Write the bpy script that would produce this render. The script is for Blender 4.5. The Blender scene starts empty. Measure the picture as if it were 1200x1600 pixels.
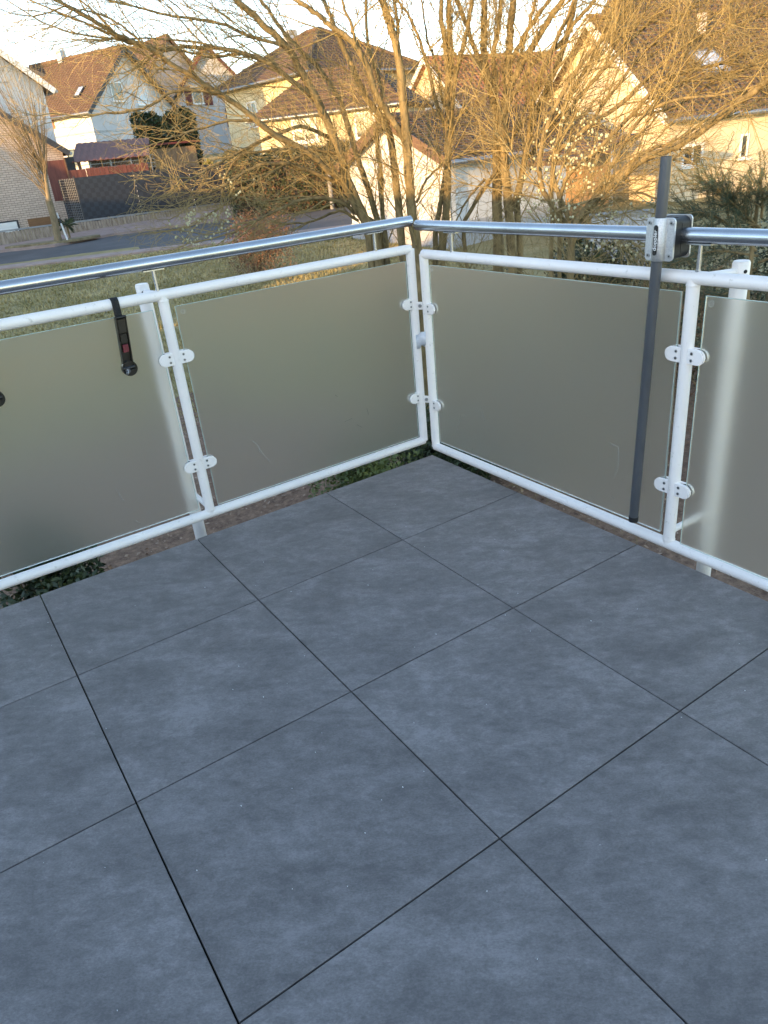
import bpy, math, random
from mathutils import Vector, Matrix
random.seed(7)
R_ = math.radians
# ------------------------------------------------------------------ camera (solved from the tile grid)
RX = Vector((-0.8251816255, 0.5571554275, -0.0930221181))
RY = Vector((0.3204009378, 0.3260393867, -0.8894051705))
RZ = Vector((-0.4652080437, -0.7637251782, -0.4475548326))
CAM = Vector((1.874119, 2.582733, 1.315480))
FPX = 1124.5777
scene = bpy.context.scene
cd = bpy.data.cameras.new('camera'); cam = bpy.data.objects.new('camera', cd)
scene.collection.objects.link(cam); scene.camera = cam
cd.sensor_fit = 'VERTICAL'; cd.sensor_height = 24; cd.sensor_width = 18; cd.lens = 24*FPX/1600
cd.clip_start = .05; cd.clip_end = 2000
M3 = Matrix((RX, -RY, -RZ)).transposed().to_4x4(); M3.translation = CAM
cam.matrix_world = M3
# ------------------------------------------------------------------ sky, sun, exposure
SUN_AZ, SUN_EL = 17.0, 6.6
w = bpy.data.worlds.new('World'); scene.world = w; w.use_nodes = True
nt = w.node_tree; nt.nodes.clear()
sky = nt.nodes.new('ShaderNodeTexSky'); sky.sky_type = 'NISHITA'; sky.sun_disc = False
sky.sun_elevation = R_(SUN_EL); sky.sun_rotation = R_(90-SUN_AZ); sky.altitude = 150
sky.air_density = .66; sky.dust_density = .25; sky.ozone_density = .2
bg = nt.nodes.new('ShaderNodeBackground'); bg.inputs[1].default_value = .15
wo = nt.nodes.new('ShaderNodeOutputWorld')
nt.links.new(sky.outputs[0], bg.inputs[0]); nt.links.new(bg.outputs[0], wo.inputs[0])
sd = bpy.data.lights.new('sun', 'SUN'); sd.energy = 2.0; sd.angle = R_(.6); sd.color = (1, .60, .235)
sun = bpy.data.objects.new('sun', sd); scene.collection.objects.link(sun)
sv = Vector((math.cos(R_(SUN_AZ))*math.cos(R_(SUN_EL)), math.sin(R_(SUN_AZ))*math.cos(R_(SUN_EL)), math.sin(R_(SUN_EL))))
sun.rotation_euler = sv.to_track_quat('Z', 'Y').to_euler(); sun.location = (6, -4, 12)
vs = scene.view_settings; vs.view_transform = 'Standard'; vs.look = 'None'; vs.gamma = 1; vs.use_curve_mapping = False
vs.exposure = 2.5
scene.cycles.max_bounces = 10; scene.cycles.transmission_bounces = 8; scene.cycles.transparent_max_bounces = 8
scene.cycles.caustics_refractive = True; scene.cycles.caustics_reflective = False
# ------------------------------------------------------------------ pixel helpers (photo pixels 1200 x 1600)
def ray(u, v): return RX*((u-600)/FPX) + RY*((v-800)/FPX) + RZ
def at(u, v, dist):
    d = ray(u, v); return CAM + d*(dist/math.hypot(d.x, d.y))
AZ = R_(-112); T2 = Vector((math.cos(AZ), math.sin(AZ), 0)); S2 = Vector((math.cos(AZ-math.pi/2), math.sin(AZ-math.pi/2), 0))
O2 = Vector((CAM.x, CAM.y, 0))
def W(s, t, z=0): return O2 + S2*s + T2*t + Vector((0, 0, z))
PROF = [(-40, -2.55), (0, -2.5), (26, -.84), (33.5, -.8), (36, -.55), (42, .3), (60, 2.0), (90, 3.5), (140, 4), (400, 6)]
def g(t):
    for (a, za), (b, zb) in zip(PROF, PROF[1:]):
        if t <= b: return za + (zb-za)*max(0, (t-a))/(b-a)
    return PROF[-1][1]
def gxy(p): return g((Vector((p.x, p.y, 0))-O2).dot(T2))
# ------------------------------------------------------------------ mesh builder
COL = scene.collection
class MB:
    def __init__(s): s.v = []; s.f = []; s.sm = []
    def add(s, vs_, fs, smooth=False):
        n = len(s.v); s.v += [tuple(p) for p in vs_]
        for f in fs: s.f.append(tuple(i+n for i in f)); s.sm.append(smooth)
        return s
    def box(s, c, size, ax=None):
        c = Vector(c); X, Y, Z = ax or (Vector((1, 0, 0)), Vector((0, 1, 0)), Vector((0, 0, 1)))
        hx, hy, hz = size[0]/2, size[1]/2, size[2]/2
        P = [c+X*(i*hx)+Y*(j*hy)+Z*(k*hz) for i in (-1, 1) for j in (-1, 1) for k in (-1, 1)]
        return s.add(P, [(0, 1, 3, 2), (4, 6, 7, 5), (0, 4, 5, 1), (2, 3, 7, 6), (0, 2, 6, 4), (1, 5, 7, 3)])
    def bx(s, x0, x1, y0, y1, z0, z1): return s.box(((x0+x1)/2, (y0+y1)/2, (z0+z1)/2), (abs(x1-x0), abs(y1-y0), abs(z1-z0)))
    def bevbox(s, c, size, b=.002, ax=None):
        # box with chamfered top and side edges
        c = Vector(c); X, Y, Z = ax or (Vector((1, 0, 0)), Vector((0, 1, 0)), Vector((0, 0, 1)))
        hx, hy, hz = size[0]/2, size[1]/2, size[2]/2
        ring = lambda dx, dy, z: [c+X*a*(hx-dx)+Y*e*(hy-dy)+Z*z for a, e in ((-1, -1), (1, -1), (1, 1), (-1, 1))]
        P = ring(0, 0, -hz)+ring(0, 0, hz-b)+ring(b, b, hz)
        F = [(3, 2, 1, 0), (8, 9, 10, 11)]
        for k in (0, 4):
            for i in range(4): j = (i+1) % 4; F.append((k+i, k+j, k+4+j, k+4+i))
        return s.add(P, F)
    def tube(s, pts, rad, n=12, caps=True, smooth=True):
        pts = [Vector(p) for p in pts]; m = len(pts)
        if not isinstance(rad, (list, tuple)): rad = [rad]*m
        t = (pts[1]-pts[0]).normalized()
        u = t.cross(Vector((0, 0, 1)) if abs(t.z) < .95 else Vector((1, 0, 0))).normalized()
        V = []; F = []
        for i in range(m):
            if i == m-1: t = (pts[i]-pts[i-1])
            elif i: t = (pts[i+1]-pts[i-1])
            if t.length < 1e-9: t = Vector((0, 0, 1))
            t = t.normalized(); u = (u-t*u.dot(t)).normalized(); w_ = t.cross(u)
            for k in range(n):
                a = 2*math.pi*k/n; V.append(pts[i]+(u*math.cos(a)+w_*math.sin(a))*rad[i])
        for i in range(m-1):
            for k in range(n):
                k2 = (k+1) % n; F.append((i*n+k, i*n+k2, (i+1)*n+k2, (i+1)*n+k))
        s.add(V, F, smooth)
        if caps:
            s.add(V[:n], [tuple(range(n-1, -1, -1))]); s.add(V[-n:], [tuple(range(n))])
        return s
    def prism(s, poly, h, o, X, Y, Z, smooth=False):
        # polygon (2D) in X,Y from o, extruded h along Z
        o = Vector(o); n = len(poly)
        a = [o+X*p[0]+Y*p[1] for p in poly]; b = [p+Z*h for p in a]
        s.add(a, [tuple(range(n-1, -1, -1))]); s.add(b, [tuple(range(n))])
        return s.add(a+b, [(i, (i+1) % n, n+(i+1) % n, n+i) for i in range(n)], smooth)
    def quad(s, a, b, c, d): return s.add((a, b, c, d), [(0, 1, 2, 3)])
    def mesh(s, name):
        me = bpy.data.meshes.new(name); me.from_pydata(s.v, [], s.f)
        me.polygons.foreach_set('use_smooth', s.sm); me.update(); return me
    def build(s, name, mat, parent=None, kind=None, label=None, cat=None, group=None):
        me = s.mesh(name); me.materials.append(mat)
        o = bpy.data.objects.new(name, me); COL.objects.link(o)
        if parent: o.parent = parent
        return tag(o, label, cat, group, kind)
def tag(o, label=None, cat=None, group=None, kind=None):
    if label: o['label'] = label
    if cat: o['category'] = cat
    if group: o['group'] = group
    if kind: o['kind'] = kind
    return o
def inst(name, me, mat, parent, loc, rot=(0, 0, 0), sc=None):
    o = bpy.data.objects.new(name, me); COL.objects.link(o); o.parent = parent; o.location = loc; o.rotation_euler = rot
    if sc: o.scale = sc
    if mat and not me.materials: me.materials.append(mat)
    return o
def empty(name, loc=(0, 0, 0), rz=0, label=None, cat=None, group=None):
    o = bpy.data.objects.new(name, None); COL.objects.link(o); o.location = loc; o.rotation_euler = (0, 0, rz); o.empty_display_size = .1
    return tag(o, label, cat, group)
# ------------------------------------------------------------------ materials
MATS = {}
def mat(name, c1, c2=None, rough=.6, metal=0, scale=8, detail=5, stretch=(1, 1, 1), bump=0, bscale=None, coords='Object', ramp=(.35, .65), spec=.5, rot=(0, 0, 0), extra=None, rnd=False, nrough=.6):
    m = bpy.data.materials.new(name); m.use_nodes = True; n = m.node_tree.nodes; L = m.node_tree.links
    b = n['Principled BSDF']; b.inputs['Roughness'].default_value = rough; b.inputs['Metallic'].default_value = metal
    b.inputs['Specular IOR Level'].default_value = spec
    b.inputs['Base Color'].default_value = (*c1, 1)
    MATS[name] = m
    if c2 is None and not bump: return m
    tc = n.new('ShaderNodeTexCoord'); mp = n.new('ShaderNodeMapping'); mp.inputs['Scale'].default_value = stretch; mp.inputs['Rotation'].default_value = rot
    L.new(tc.outputs[coords], mp.inputs[0]); vec = mp.outputs[0]
    if rnd:
        oi = n.new('ShaderNodeObjectInfo'); ml = n.new('ShaderNodeVectorMath'); ml.operation = 'SCALE'; ml.inputs[0].default_value = (37, 51, 23)
        L.new(oi.outputs['Random'], ml.inputs['Scale']); ad = n.new('ShaderNodeVectorMath'); ad.operation = 'ADD'
        L.new(vec, ad.inputs[0]); L.new(ml.outputs[0], ad.inputs[1]); vec = ad.outputs[0]
    tx = n.new('ShaderNodeTexNoise'); tx.inputs['Scale'].default_value = scale; tx.inputs['Detail'].default_value = detail; tx.inputs['Roughness'].default_value = nrough
    L.new(vec, tx.inputs['Vector'])
    if c2:
        cr = n.new('ShaderNodeValToRGB'); cr.color_ramp.elements[0].position = ramp[0]; cr.color_ramp.elements[1].position = ramp[1]
        cr.color_ramp.elements[0].color = (*c1, 1); cr.color_ramp.elements[1].color = (*c2, 1)
        L.new(tx.outputs[0], cr.inputs[0]); L.new(cr.outputs[0], b.inputs['Base Color'])
    if bump:
        bt = tx
        if bscale:
            bt = n.new('ShaderNodeTexNoise'); bt.inputs['Scale'].default_value = bscale; bt.inputs['Detail'].default_value = 4; L.new(vec, bt.inputs['Vector'])
        bn = n.new('ShaderNodeBump'); bn.inputs['Strength'].default_value = bump; bn.inputs['Distance'].default_value = .01
        L.new(bt.outputs[0], bn.inputs['Height']); L.new(bn.outputs[0], b.inputs['Normal'])
    return m
white_paint = mat('white_paint', (.88, .84, .81), (.82, .78, .755), rough=.32, scale=5, bump=.06, bscale=60, ramp=(.3, .6))
def grime(m):
    n = m.node_tree.nodes; L = m.node_tree.links; b = n['Principled BSDF']; src = b.inputs['Base Color'].links[0].from_socket
    tc = n.new('ShaderNodeTexCoord'); nz = n.new('ShaderNodeTexNoise'); nz.inputs['Scale'].default_value = 55; nz.inputs['Detail'].default_value = 8; nz.inputs['Roughness'].default_value = .7; L.new(tc.outputs['Object'], nz.inputs['Vector'])
    cr = n.new('ShaderNodeValToRGB'); cr.color_ramp.elements[0].position = .60; cr.color_ramp.elements[1].position = .74; cr.color_ramp.elements[0].color = (0, 0, 0, 1); cr.color_ramp.elements[1].color = (.65, .65, .65, 1); L.new(nz.outputs[0], cr.inputs[0])
    mx = n.new('ShaderNodeMixRGB'); mx.inputs[2].default_value = (.42, .39, .34, 1); L.new(cr.outputs[0], mx.inputs[0]); L.new(src, mx.inputs[1]); L.new(mx.outputs[0], b.inputs['Base Color'])
grime(white_paint)
steel = mat('brushed_steel', (.60, .61, .63), (.50, .51, .53), rough=.27, metal=1, scale=6, stretch=(1, 1, 1))
alu = mat('cast_aluminium', (.62, .62, .62), (.50, .50, .51), rough=.42, metal=1, scale=300, detail=2, bump=.25, bscale=500)
chrome = mat('screw_steel', (.45, .45, .45), rough=.3, metal=1)
darkhole = mat('dark_recess', (.01, .01, .01), rough=.8)
blackrub = mat('black_rubber', (.006, .006, .007), (.012, .012, .012), rough=.6, scale=40, bump=.1)
webbing = mat('black_webbing', (.008, .008, .008), (.035, .034, .033), rough=.8, scale=160, detail=2, bump=.4, ramp=(.55, .75))
blackmet = mat('black_metal', (.003, .003, .0035), (.007, .007, .007), rough=.3, scale=30)
redplastic = mat('red_plastic', (.13, .012, .022), rough=.4)
poleG = mat('grey_pole', (.075, .080, .090), (.11, .115, .125), rough=.34, metal=.3, scale=9, stretch=(1, 1, .3), bump=.03, bscale=80)
tape = mat('grey_tape', (.62, .65, .70), (.45, .47, .52), rough=.35, scale=30, bump=.3)
textw = mat('white_print', (.8, .8, .8), rough=.5)
def frosted(name, tint, wdiff):
    m = bpy.data.materials.new(name); m.use_nodes = True; n = m.node_tree.nodes; L = m.node_tree.links
    b = n['Principled BSDF']; b.inputs['Base Color'].default_value = (*tint, 1); b.inputs['Transmission Weight'].default_value = 1
    b.inputs['Roughness'].default_value = .42; b.inputs['IOR'].default_value = 1.24; b.inputs['Specular IOR Level'].default_value = .5
    d = n.new('ShaderNodeBsdfDiffuse'); t = n.new('ShaderNodeBsdfTranslucent'); d.inputs[0].default_value = (.64, .68, .65, 1); t.inputs[0].default_value = (.74, .72, .66, 1)
    tc = n.new('ShaderNodeTexCoord'); nz = n.new('ShaderNodeTexNoise'); nz.inputs['Scale'].default_value = 3; nz.inputs['Detail'].default_value = 6
    L.new(tc.outputs['Object'], nz.inputs['Vector'])
    mr = n.new('ShaderNodeMapRange'); mr.inputs[1].default_value = .3; mr.inputs[2].default_value = .7; mr.inputs[3].default_value = .34; mr.inputs[4].default_value = .41
    L.new(nz.outputs[0], mr.inputs[0]); L.new(mr.outputs[0], b.inputs['Roughness'])
    m1 = n.new('ShaderNodeMixShader'); m1.inputs[0].default_value = .5; L.new(d.outputs[0], m1.inputs[1]); L.new(t.outputs[0], m1.inputs[2])
    m2 = n.new('ShaderNodeMixShader'); m2.inputs[0].default_value = wdiff; L.new(b.outputs[0], m2.inputs[1]); L.new(m1.outputs[0], m2.inputs[2])
    L.new(m2.outputs[0], n['Material Output'].inputs[0]); MATS[name] = m; return m
glassF = frosted('frosted_glass', (.985, .95, .875), .10)
edgeG = mat('glass_edge', (.50, .66, .62), rough=.2)
scratch = mat('scratch_mark', (.48, .49, .46), rough=.6)
# porcelain floor tile
def tile_mat():
    m = bpy.data.materials.new('anthracite_porcelain'); m.use_nodes = True; n = m.node_tree.nodes; L = m.node_tree.links; b = n['Principled BSDF']
    tc = n.new('ShaderNodeTexCoord'); oi = n.new('ShaderNodeObjectInfo')
    sc = n.new('ShaderNodeVectorMath'); sc.operation = 'SCALE'; sc.inputs[0].default_value = (37, 51, 23); L.new(oi.outputs['Random'], sc.inputs['Scale'])
    ad = n.new('ShaderNodeVectorMath'); ad.operation = 'ADD'; L.new(tc.outputs['Object'], ad.inputs[0]); L.new(sc.outputs[0], ad.inputs[1])
    mr0 = n.new('ShaderNodeMapping'); mr0.inputs['Rotation'].default_value = (0, 0, R_(34)); L.new(ad.outputs[0], mr0.inputs[0]); mp = n.new('ShaderNodeMapping'); mp.inputs['Scale'].default_value = (1, 1.7, 1); L.new(mr0.outputs[0], mp.inputs[0])
    def noise(s, d, r, dist=0):
        t = n.new('ShaderNodeTexNoise'); t.inputs['Scale'].default_value = s; t.inputs['Detail'].default_value = d; t.inputs['Roughness'].default_value = r; t.inputs['Distortion'].default_value = dist
        L.new(mp.outputs[0], t.inputs['Vector']); return t.outputs[0]
    a = noise(4.5, 10, .72, .4); c = noise(22, 10, .80, .3); e = noise(170, 3, .8)
    def math_(op, x, y):
        t = n.new('ShaderNodeMath'); t.operation = op
        for i, q in enumerate((x, y)):
            if isinstance(q, (int, float)): t.inputs[i].default_value = q
            else: L.new(q, t.inputs[i])
        return t.outputs[0]
    f = math_('ADD', math_('MULTIPLY', a, .40), math_('ADD', math_('MULTIPLY', c, .36), math_('MULTIPLY', e, .24)))
    cr = n.new('ShaderNodeValToRGB'); E = cr.color_ramp.elements
    E[0].position = .425; E[0].color = (.120, .111, .110, 1); E[1].position = .585; E[1].color = (.250, .232, .232, 1)
    k = E.new(.5); k.color = (.170, .157, .154, 1)
    L.new(f, cr.inputs[0])
    oib = n.new('ShaderNodeMapRange'); oib.inputs[3].default_value = .93; oib.inputs[4].default_value = 1.07; L.new(oi.outputs['Random'], oib.inputs[0])
    mx = n.new('ShaderNodeVectorMath'); mx.operation = 'SCALE'; L.new(cr.outputs[0], mx.inputs[0]); L.new(oib.outputs[0], mx.inputs['Scale'])
    L.new(mx.outputs[0], b.inputs['Base Color'])
    mr = n.new('ShaderNodeMapRange'); mr.inputs[3].default_value = .42; mr.inputs[4].default_value = .60; L.new(c, mr.inputs[0]); L.new(mr.outputs[0], b.inputs['Roughness'])
    bn = n.new('ShaderNodeBump'); bn.inputs['Strength'].default_value = .18; bn.inputs['Distance'].default_value = .004; L.new(f, bn.inputs['Height']); L.new(bn.outputs[0], b.inputs['Normal'])
    b.inputs['Specular IOR Level'].default_value = .4
    return m
tileM = tile_mat()
concrete = mat('concrete', (.30, .29, .28), (.22, .22, .21), rough=.85, scale=6, bump=.2, bscale=60)
grassM = mat('lawn_ground', (.19, .16, .06), (.36, .29, .14), rough=.9, scale=1.1, detail=10, nrough=.75, bump=.6, bscale=30, ramp=(.36, .66))
bladeM = mat('grass_blade', (.24, .21, .07), (.50, .41, .20), rough=.7, scale=.9, detail=6, nrough=.8, ramp=(.38, .62))
mulchM = mat('bark_mulch', (.10, .058, .038), (.30, .19, .125), rough=.95, scale=14, detail=8, nrough=.75, bump=.9, bscale=40)
asphalt = mat('asphalt', (.055, .057, .062), (.10, .10, .105), rough=.85, scale=.5, detail=9, nrough=.7, bump=.25, bscale=60)
pinkpave = mat('pink_concrete_paving', (.27, .20, .175), (.36, .27, .24), rough=.85, scale=3, bump=.3, bscale=40)
paintline = mat('road_paint', (.62, .62, .60), (.40, .40, .39), rough=.7, scale=9, detail=6, ramp=(.5, .62))
render_white = mat('white_render', (.62, .62, .63), (.55, .55, .56), rough=.85, scale=1.4, detail=6, bump=.15, bscale=50)
render_cream = mat('cream_render', (.66, .54, .38), (.58, .47, .33), rough=.85, scale=1.0, detail=6, bump=.15, bscale=50)
render_yellow = mat('yellow_render', (.64, .54, .35), (.56, .47, .30), rough=.85, scale=1.2, detail=6, bump=.12, bscale=50)
render_beige = mat('beige_render', (.58, .50, .44), (.52, .44, .39), rough=.85, scale=1.4)
render_grey = mat('grey_render', (.42, .42, .44), (.36, .36, .38), rough=.85, scale=1.4)
woodtrim = mat('brown_timber', (.10, .055, .032), (.16, .09, .055), rough=.7, scale=6, stretch=(1, 1, 6))
whitetrim = mat('white_trim', (.75, .75, .74), rough=.5)
redtrim = mat('red_timber', (.11, .018, .015), (.08, .014, .012), rough=.6, scale=9)
darktrim = mat('dark_slate_trim', (.03, .032, .037), (.05, .05, .055), rough=.6, scale=9)
zinc = mat('zinc_gutter', (.30, .31, .33), (.22, .23, .25), rough=.45, metal=.7, scale=5)
winglass = mat('window_glass', (.03, .035, .04), rough=.06, spec=.8)
winblue = mat('pale_blue_pane', (.45, .52, .62), (.40, .46, .56), rough=.15, scale=2)  # flat pale blue for window and skylight panes
brownpanel = mat('brown_panel', (.23, .115, .05), (.18, .09, .04), rough=.6, scale=4, stretch=(1, 1, 8))
picketM = mat('weathered_picket', (.20, .155, .115), (.37, .31, .25), rough=.9, scale=5, stretch=(2, 2, .5), bump=.2, rnd=True)
redboard = mat('red_stained_board', (.11, .034, .027), (.16, .055, .042), rough=.75, scale=4, stretch=(3, 3, .4), rnd=True)
pinkroof = mat('red_corrugated_sheet', (.13, .048, .034), (.19, .08, .058), rough=.6, scale=2, stretch=(6, 1, 1))
barkM = mat('willow_bark', (.10, .078, .036), (.27, .205, .10), rough=.9, scale=14, stretch=(1, 1, .35), detail=7, bump=.8, bscale=50)
twigM = mat('willow_twig', (.21, .162, .066), (.31, .24, .105), rough=.7, scale=3)
bark2 = mat('street_tree_bark', (.17, .135, .08), (.28, .22, .135), rough=.9, scale=10, stretch=(1, 1, .3), bump=.5)
catkinM = mat('catkin', (.38, .37, .22), (.52, .50, .34), rough=.8, scale=40)
needleM = mat('pine_needle', (.035, .062, .040), (.07, .105, .065), rough=.6, scale=3)
leafM = mat('evergreen_leaf', (.014, .026, .009), (.042, .062, .020), rough=.5, scale=4)
leafY = mat('golden_conifer', (.20, .19, .02), (.30, .27, .04), rough=.6, scale=6)
russetM = mat('russet_leaf', (.13, .065, .036), (.22, .12, .068), rough=.8, scale=5)
litterM = mat('leaf_litter', (.20, .125, .08), (.42, .31, .23), rough=.9, scale=9)
def roof_mat(name, c1, c2, tw=.3, sc=1.0):
    m = mat(name, c1, c2, rough=.8, scale=2.2, detail=8, nrough=.75)
    n = m.node_tree.nodes; L = m.node_tree.links; b = n['Principled BSDF']
    tc = n.new('ShaderNodeTexCoord'); wv = n.new('ShaderNodeTexWave'); wv.wave_type = 'BANDS'; wv.bands_direction = 'Y'; wv.inputs['Scale'].default_value = math.pi*2/20/tw*1.0
    wv.inputs['Distortion'].default_value = .3
    L.new(tc.outputs['Object'], wv.inputs['Vector'])
    bn = n.new('ShaderNodeBump'); bn.inputs['Strength'].default_value = 1; bn.inputs['Distance'].default_value = .04
    L.new(wv.outputs[1], bn.inputs['Height']); L.new(bn.outputs[0], b.inputs['Normal']); return m
roofBrown = roof_mat('brown_roof_tile', (.085, .052, .032), (.135, .082, .050))
roofDark = roof_mat('dark_brown_roof_tile', (.075, .047, .033), (.13, .082, .056))
roofOrange = roof_mat('orange_roof_tile', (.24, .10, .055), (.34, .16, .085))
def brick_mat():
    m = bpy.data.materials.new('pale_clinker_brick'); m.use_nodes = True; n = m.node_tree.nodes; L = m.node_tree.links; b = n['Principled BSDF']; b.inputs['Roughness'].default_value = .85
    tc = n.new('ShaderNodeTexCoord'); sp = n.new('ShaderNodeSeparateXYZ'); cb = n.new('ShaderNodeCombineXYZ'); L.new(tc.outputs['Object'], sp.inputs[0]); L.new(sp.outputs[0], cb.inputs[0]); L.new(sp.outputs[2], cb.inputs[1])
    br = n.new('ShaderNodeTexBrick'); br.inputs['Scale'].default_value = 1; br.inputs['Brick Width'].default_value = .25; br.inputs['Row Height'].default_value = .088; br.inputs['Mortar Size'].default_value = .010
    br.inputs['Color1'].default_value = (.60, .47, .38, 1); br.inputs['Color2'].default_value = (.50, .385, .31, 1); br.inputs['Mortar'].default_value = (.26, .195, .16, 1)
    L.new(cb.outputs[0], br.inputs['Vector']); L.new(br.outputs[0], b.inputs['Base Color'])
    bn = n.new('ShaderNodeBump'); bn.inputs['Strength'].default_value = .6; bn.inputs['Distance'].default_value = .01; bn.invert = True; L.new(br.outputs[1], bn.inputs['Height']); L.new(bn.outputs[0], b.inputs['Normal']); return m
brickM = brick_mat()
def weave_mat():
    m = bpy.data.materials.new('anthracite_weave'); m.use_nodes = True; n = m.node_tree.nodes; L = m.node_tree.links; b = n['Principled BSDF']; b.inputs['Roughness'].default_value = .5
    tc = n.new('ShaderNodeTexCoord'); sp = n.new('ShaderNodeSeparateXYZ'); cb = n.new('ShaderNodeCombineXYZ'); L.new(tc.outputs['Object'], sp.inputs[0]); L.new(sp.outputs[0], cb.inputs[0]); L.new(sp.outputs[2], cb.inputs[1])
    ck = n.new('ShaderNodeTexChecker'); ck.inputs['Scale'].default_value = 5.5; ck.inputs[1].default_value = (.020, .025, .038, 1); ck.inputs[2].default_value = (.012, .015, .024, 1)
    L.new(cb.outputs[0], ck.inputs['Vector']); L.new(ck.outputs[0], b.inputs['Base Color']); return m
weaveM = weave_mat()

# ================================================================== THE SETTING
def ground():
    m = MB(); ts = [-40, -20, -8, 0, 4, 8, 12, 16, 20, 24, 26, 30, 33.5, 36, 42, 50, 60, 75, 90, 140, 250, 420]; ss = [-300, -150, -80, -40, -20, -10, 0, 10, 20, 40, 80, 150, 300]
    V = [W(s, t, g(t)) for t in ts for s in ss]; k = len(ss)
    m.add(V, [(i*k+j, (i+1)*k+j, (i+1)*k+j+1, i*k+j+1) for i in range(len(ts)-1) for j in range(k-1)], True)
    m.build('lawn', grassM, kind='structure')
ground()
def strip(name, m_, pts_near, pts_far, dz, skirt=.15):
    m = MB(); n = len(pts_near)
    top = [W(s, t, g(t)+dz) for s, t in pts_near]+[W(s, t, g(t)+dz) for s, t in pts_far]
    bot = [p-Vector((0, 0, skirt)) for p in top]
    m.add(top, [(i, i+1, n+i+1, n+i) for i in range(n-1)])
    m.add(top+bot, [(i+1, i, 2*n+i, 2*n+i+1) for i in range(n-1)]+[(n+i, n+i+1, 3*n+i+1, 3*n+i) for i in range(n-1)])
    return m.build(name, m_, kind='structure')
SS = [-60, -30, -16, -9, -6, -3, 0, 3, 6, 10, 16, 30, 60]
far = lambda s: 31.2 if s < -8.6 else (31.2+min(1, (s+8.6)/2.2)*-.3 if s < -6.4 else (30.9+min(1, (s+6.4)/1.9)*2.3 if s < -4.5 else 33.2+max(0, s+4.5)*.16))
SR = [-60, -30, -16, -9, -8.6, -7.5, -6.4, -5.9, -5.4, -5, -4.5, -3, 0, 3, 6, 10, 16, 30, 60]
strip('road', asphalt, [(s, 25.75) for s in SR], [(s, far(s)) for s in SR], .012, .02)
strip('near_kerb', pinkpave, [(s, 25.2) for s in SS], [(s, 25.75) for s in SS], .05, .2)
fenceline = lambda s: 33.6+max(0, s+9)*.36 if s < 4 else 38.3+(s-4)*.5
strip('far_pavement', pinkpave, [(s, far(s)) for s in SR], [(s, fenceline(s)-.02) for s in SR], .11, .2)
mk = MB()
for k in range(3):
    s0 = -1.2+k*1.9; mk.quad(W(s0, 29.6+k*.25, g(30)+.018), W(s0+1.35, 29.8+k*.25, g(30)+.018), W(s0+1.35, 30.1+k*.25, g(30)+.018), W(s0, 29.9+k*.25, g(30)+.018))
mk.build('road_marking', paintline, kind='structure')
# planted island round the street tree
mi = MB(); isl = [(-8.3, 31.35), (-7.6, 31.15), (-6.4, 31.1), (-5.5, 31.5), (-4.9, 32.2), (-5.1, 32.6), (-6.2, 32.2), (-7.4, 32.0), (-8.2, 31.8)]
mi.prism([(p[0], p[1]) for p in isl], .09, O2+Vector((0, 0, g(32)+.09)), S2, T2, Vector((0, 0, 1)))
mi.build('tree_bed', mat('dry_bed', (.14, .11, .06), (.30, .25, .15), rough=.95, scale=3, detail=8, bump=.6), kind='structure')
# bark mulch bed below the balcony
mb = MB(); N = 26
def bedpt(i, k): # k 0 near .. 1 far
    s = -7+i*(16/N); tf = 10.2+.9*math.sin(i*.8)+.5*math.sin(i*2.1); t = 1.0+(tf-1.0)*k
    return W(s, t, g(t)+.012+.03*math.sin(i*1.7+k*9)*(k < 1)+.03*(k < 1))
KS = [0, .2, .4, .6, .8, 1]
V = [bedpt(i, k) for k in KS for i in range(N+1)]
mb.add(V, [(k*(N+1)+i, k*(N+1)+i+1, (k+1)*(N+1)+i+1, (k+1)*(N+1)+i) for k in range(len(KS)-1) for i in range(N)], True)
mb.build('mulch_bed', mulchM, kind='structure')
lt = MB()
for _ in range(9000):
    s = random.uniform(-6, 7); t = random.uniform(3.5, 10.3); p = W(s, t, g(t)+.05+random.uniform(0, .03))
    a = Vector((random.gauss(0, 1), random.gauss(0, 1), random.gauss(0, .4))).normalized()*random.uniform(.012, .035); b = a.cross(Vector((random.gauss(0, .4), random.gauss(0, .4), 1))).normalized()*a.length*.6
    lt.add((p-a, p+b, p+a, p-b), [(0, 1, 2, 3)])
lt.build('leaf_litter', litterM, kind='stuff', label='brown dead leaves and bark chips strewn below the railing', cat='leaf litter')
# grass tufts
gb = MB(); rnd = random.Random(3)
for _ in range(42000):
    t = 9.6+15.4*rnd.random()**.8; s = -.35*t-.8+rnd.random()*(.35*t+.8+.32*t)
    p = W(s, t, g(t)); h = rnd.uniform(.03, .085)*(1.5 if rnd.random() < .06 else 1)
    for _b in range(2):
        a = rnd.uniform(0, 6.28); d = Vector((math.cos(a), math.sin(a), 0)); e = Vector((-d.y, d.x, 0))*.012
        q = p+Vector((rnd.gauss(0, .03), rnd.gauss(0, .03), 0)); gb.add((q-e, q+e, q+d*h*rnd.uniform(.3, 1.2)+Vector((0, 0, h))), [(0, 1, 2)])
gb.build('grass', bladeM, kind='stuff', label='dry winter grass of the sloping lawn before the road', cat='grass')

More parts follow.
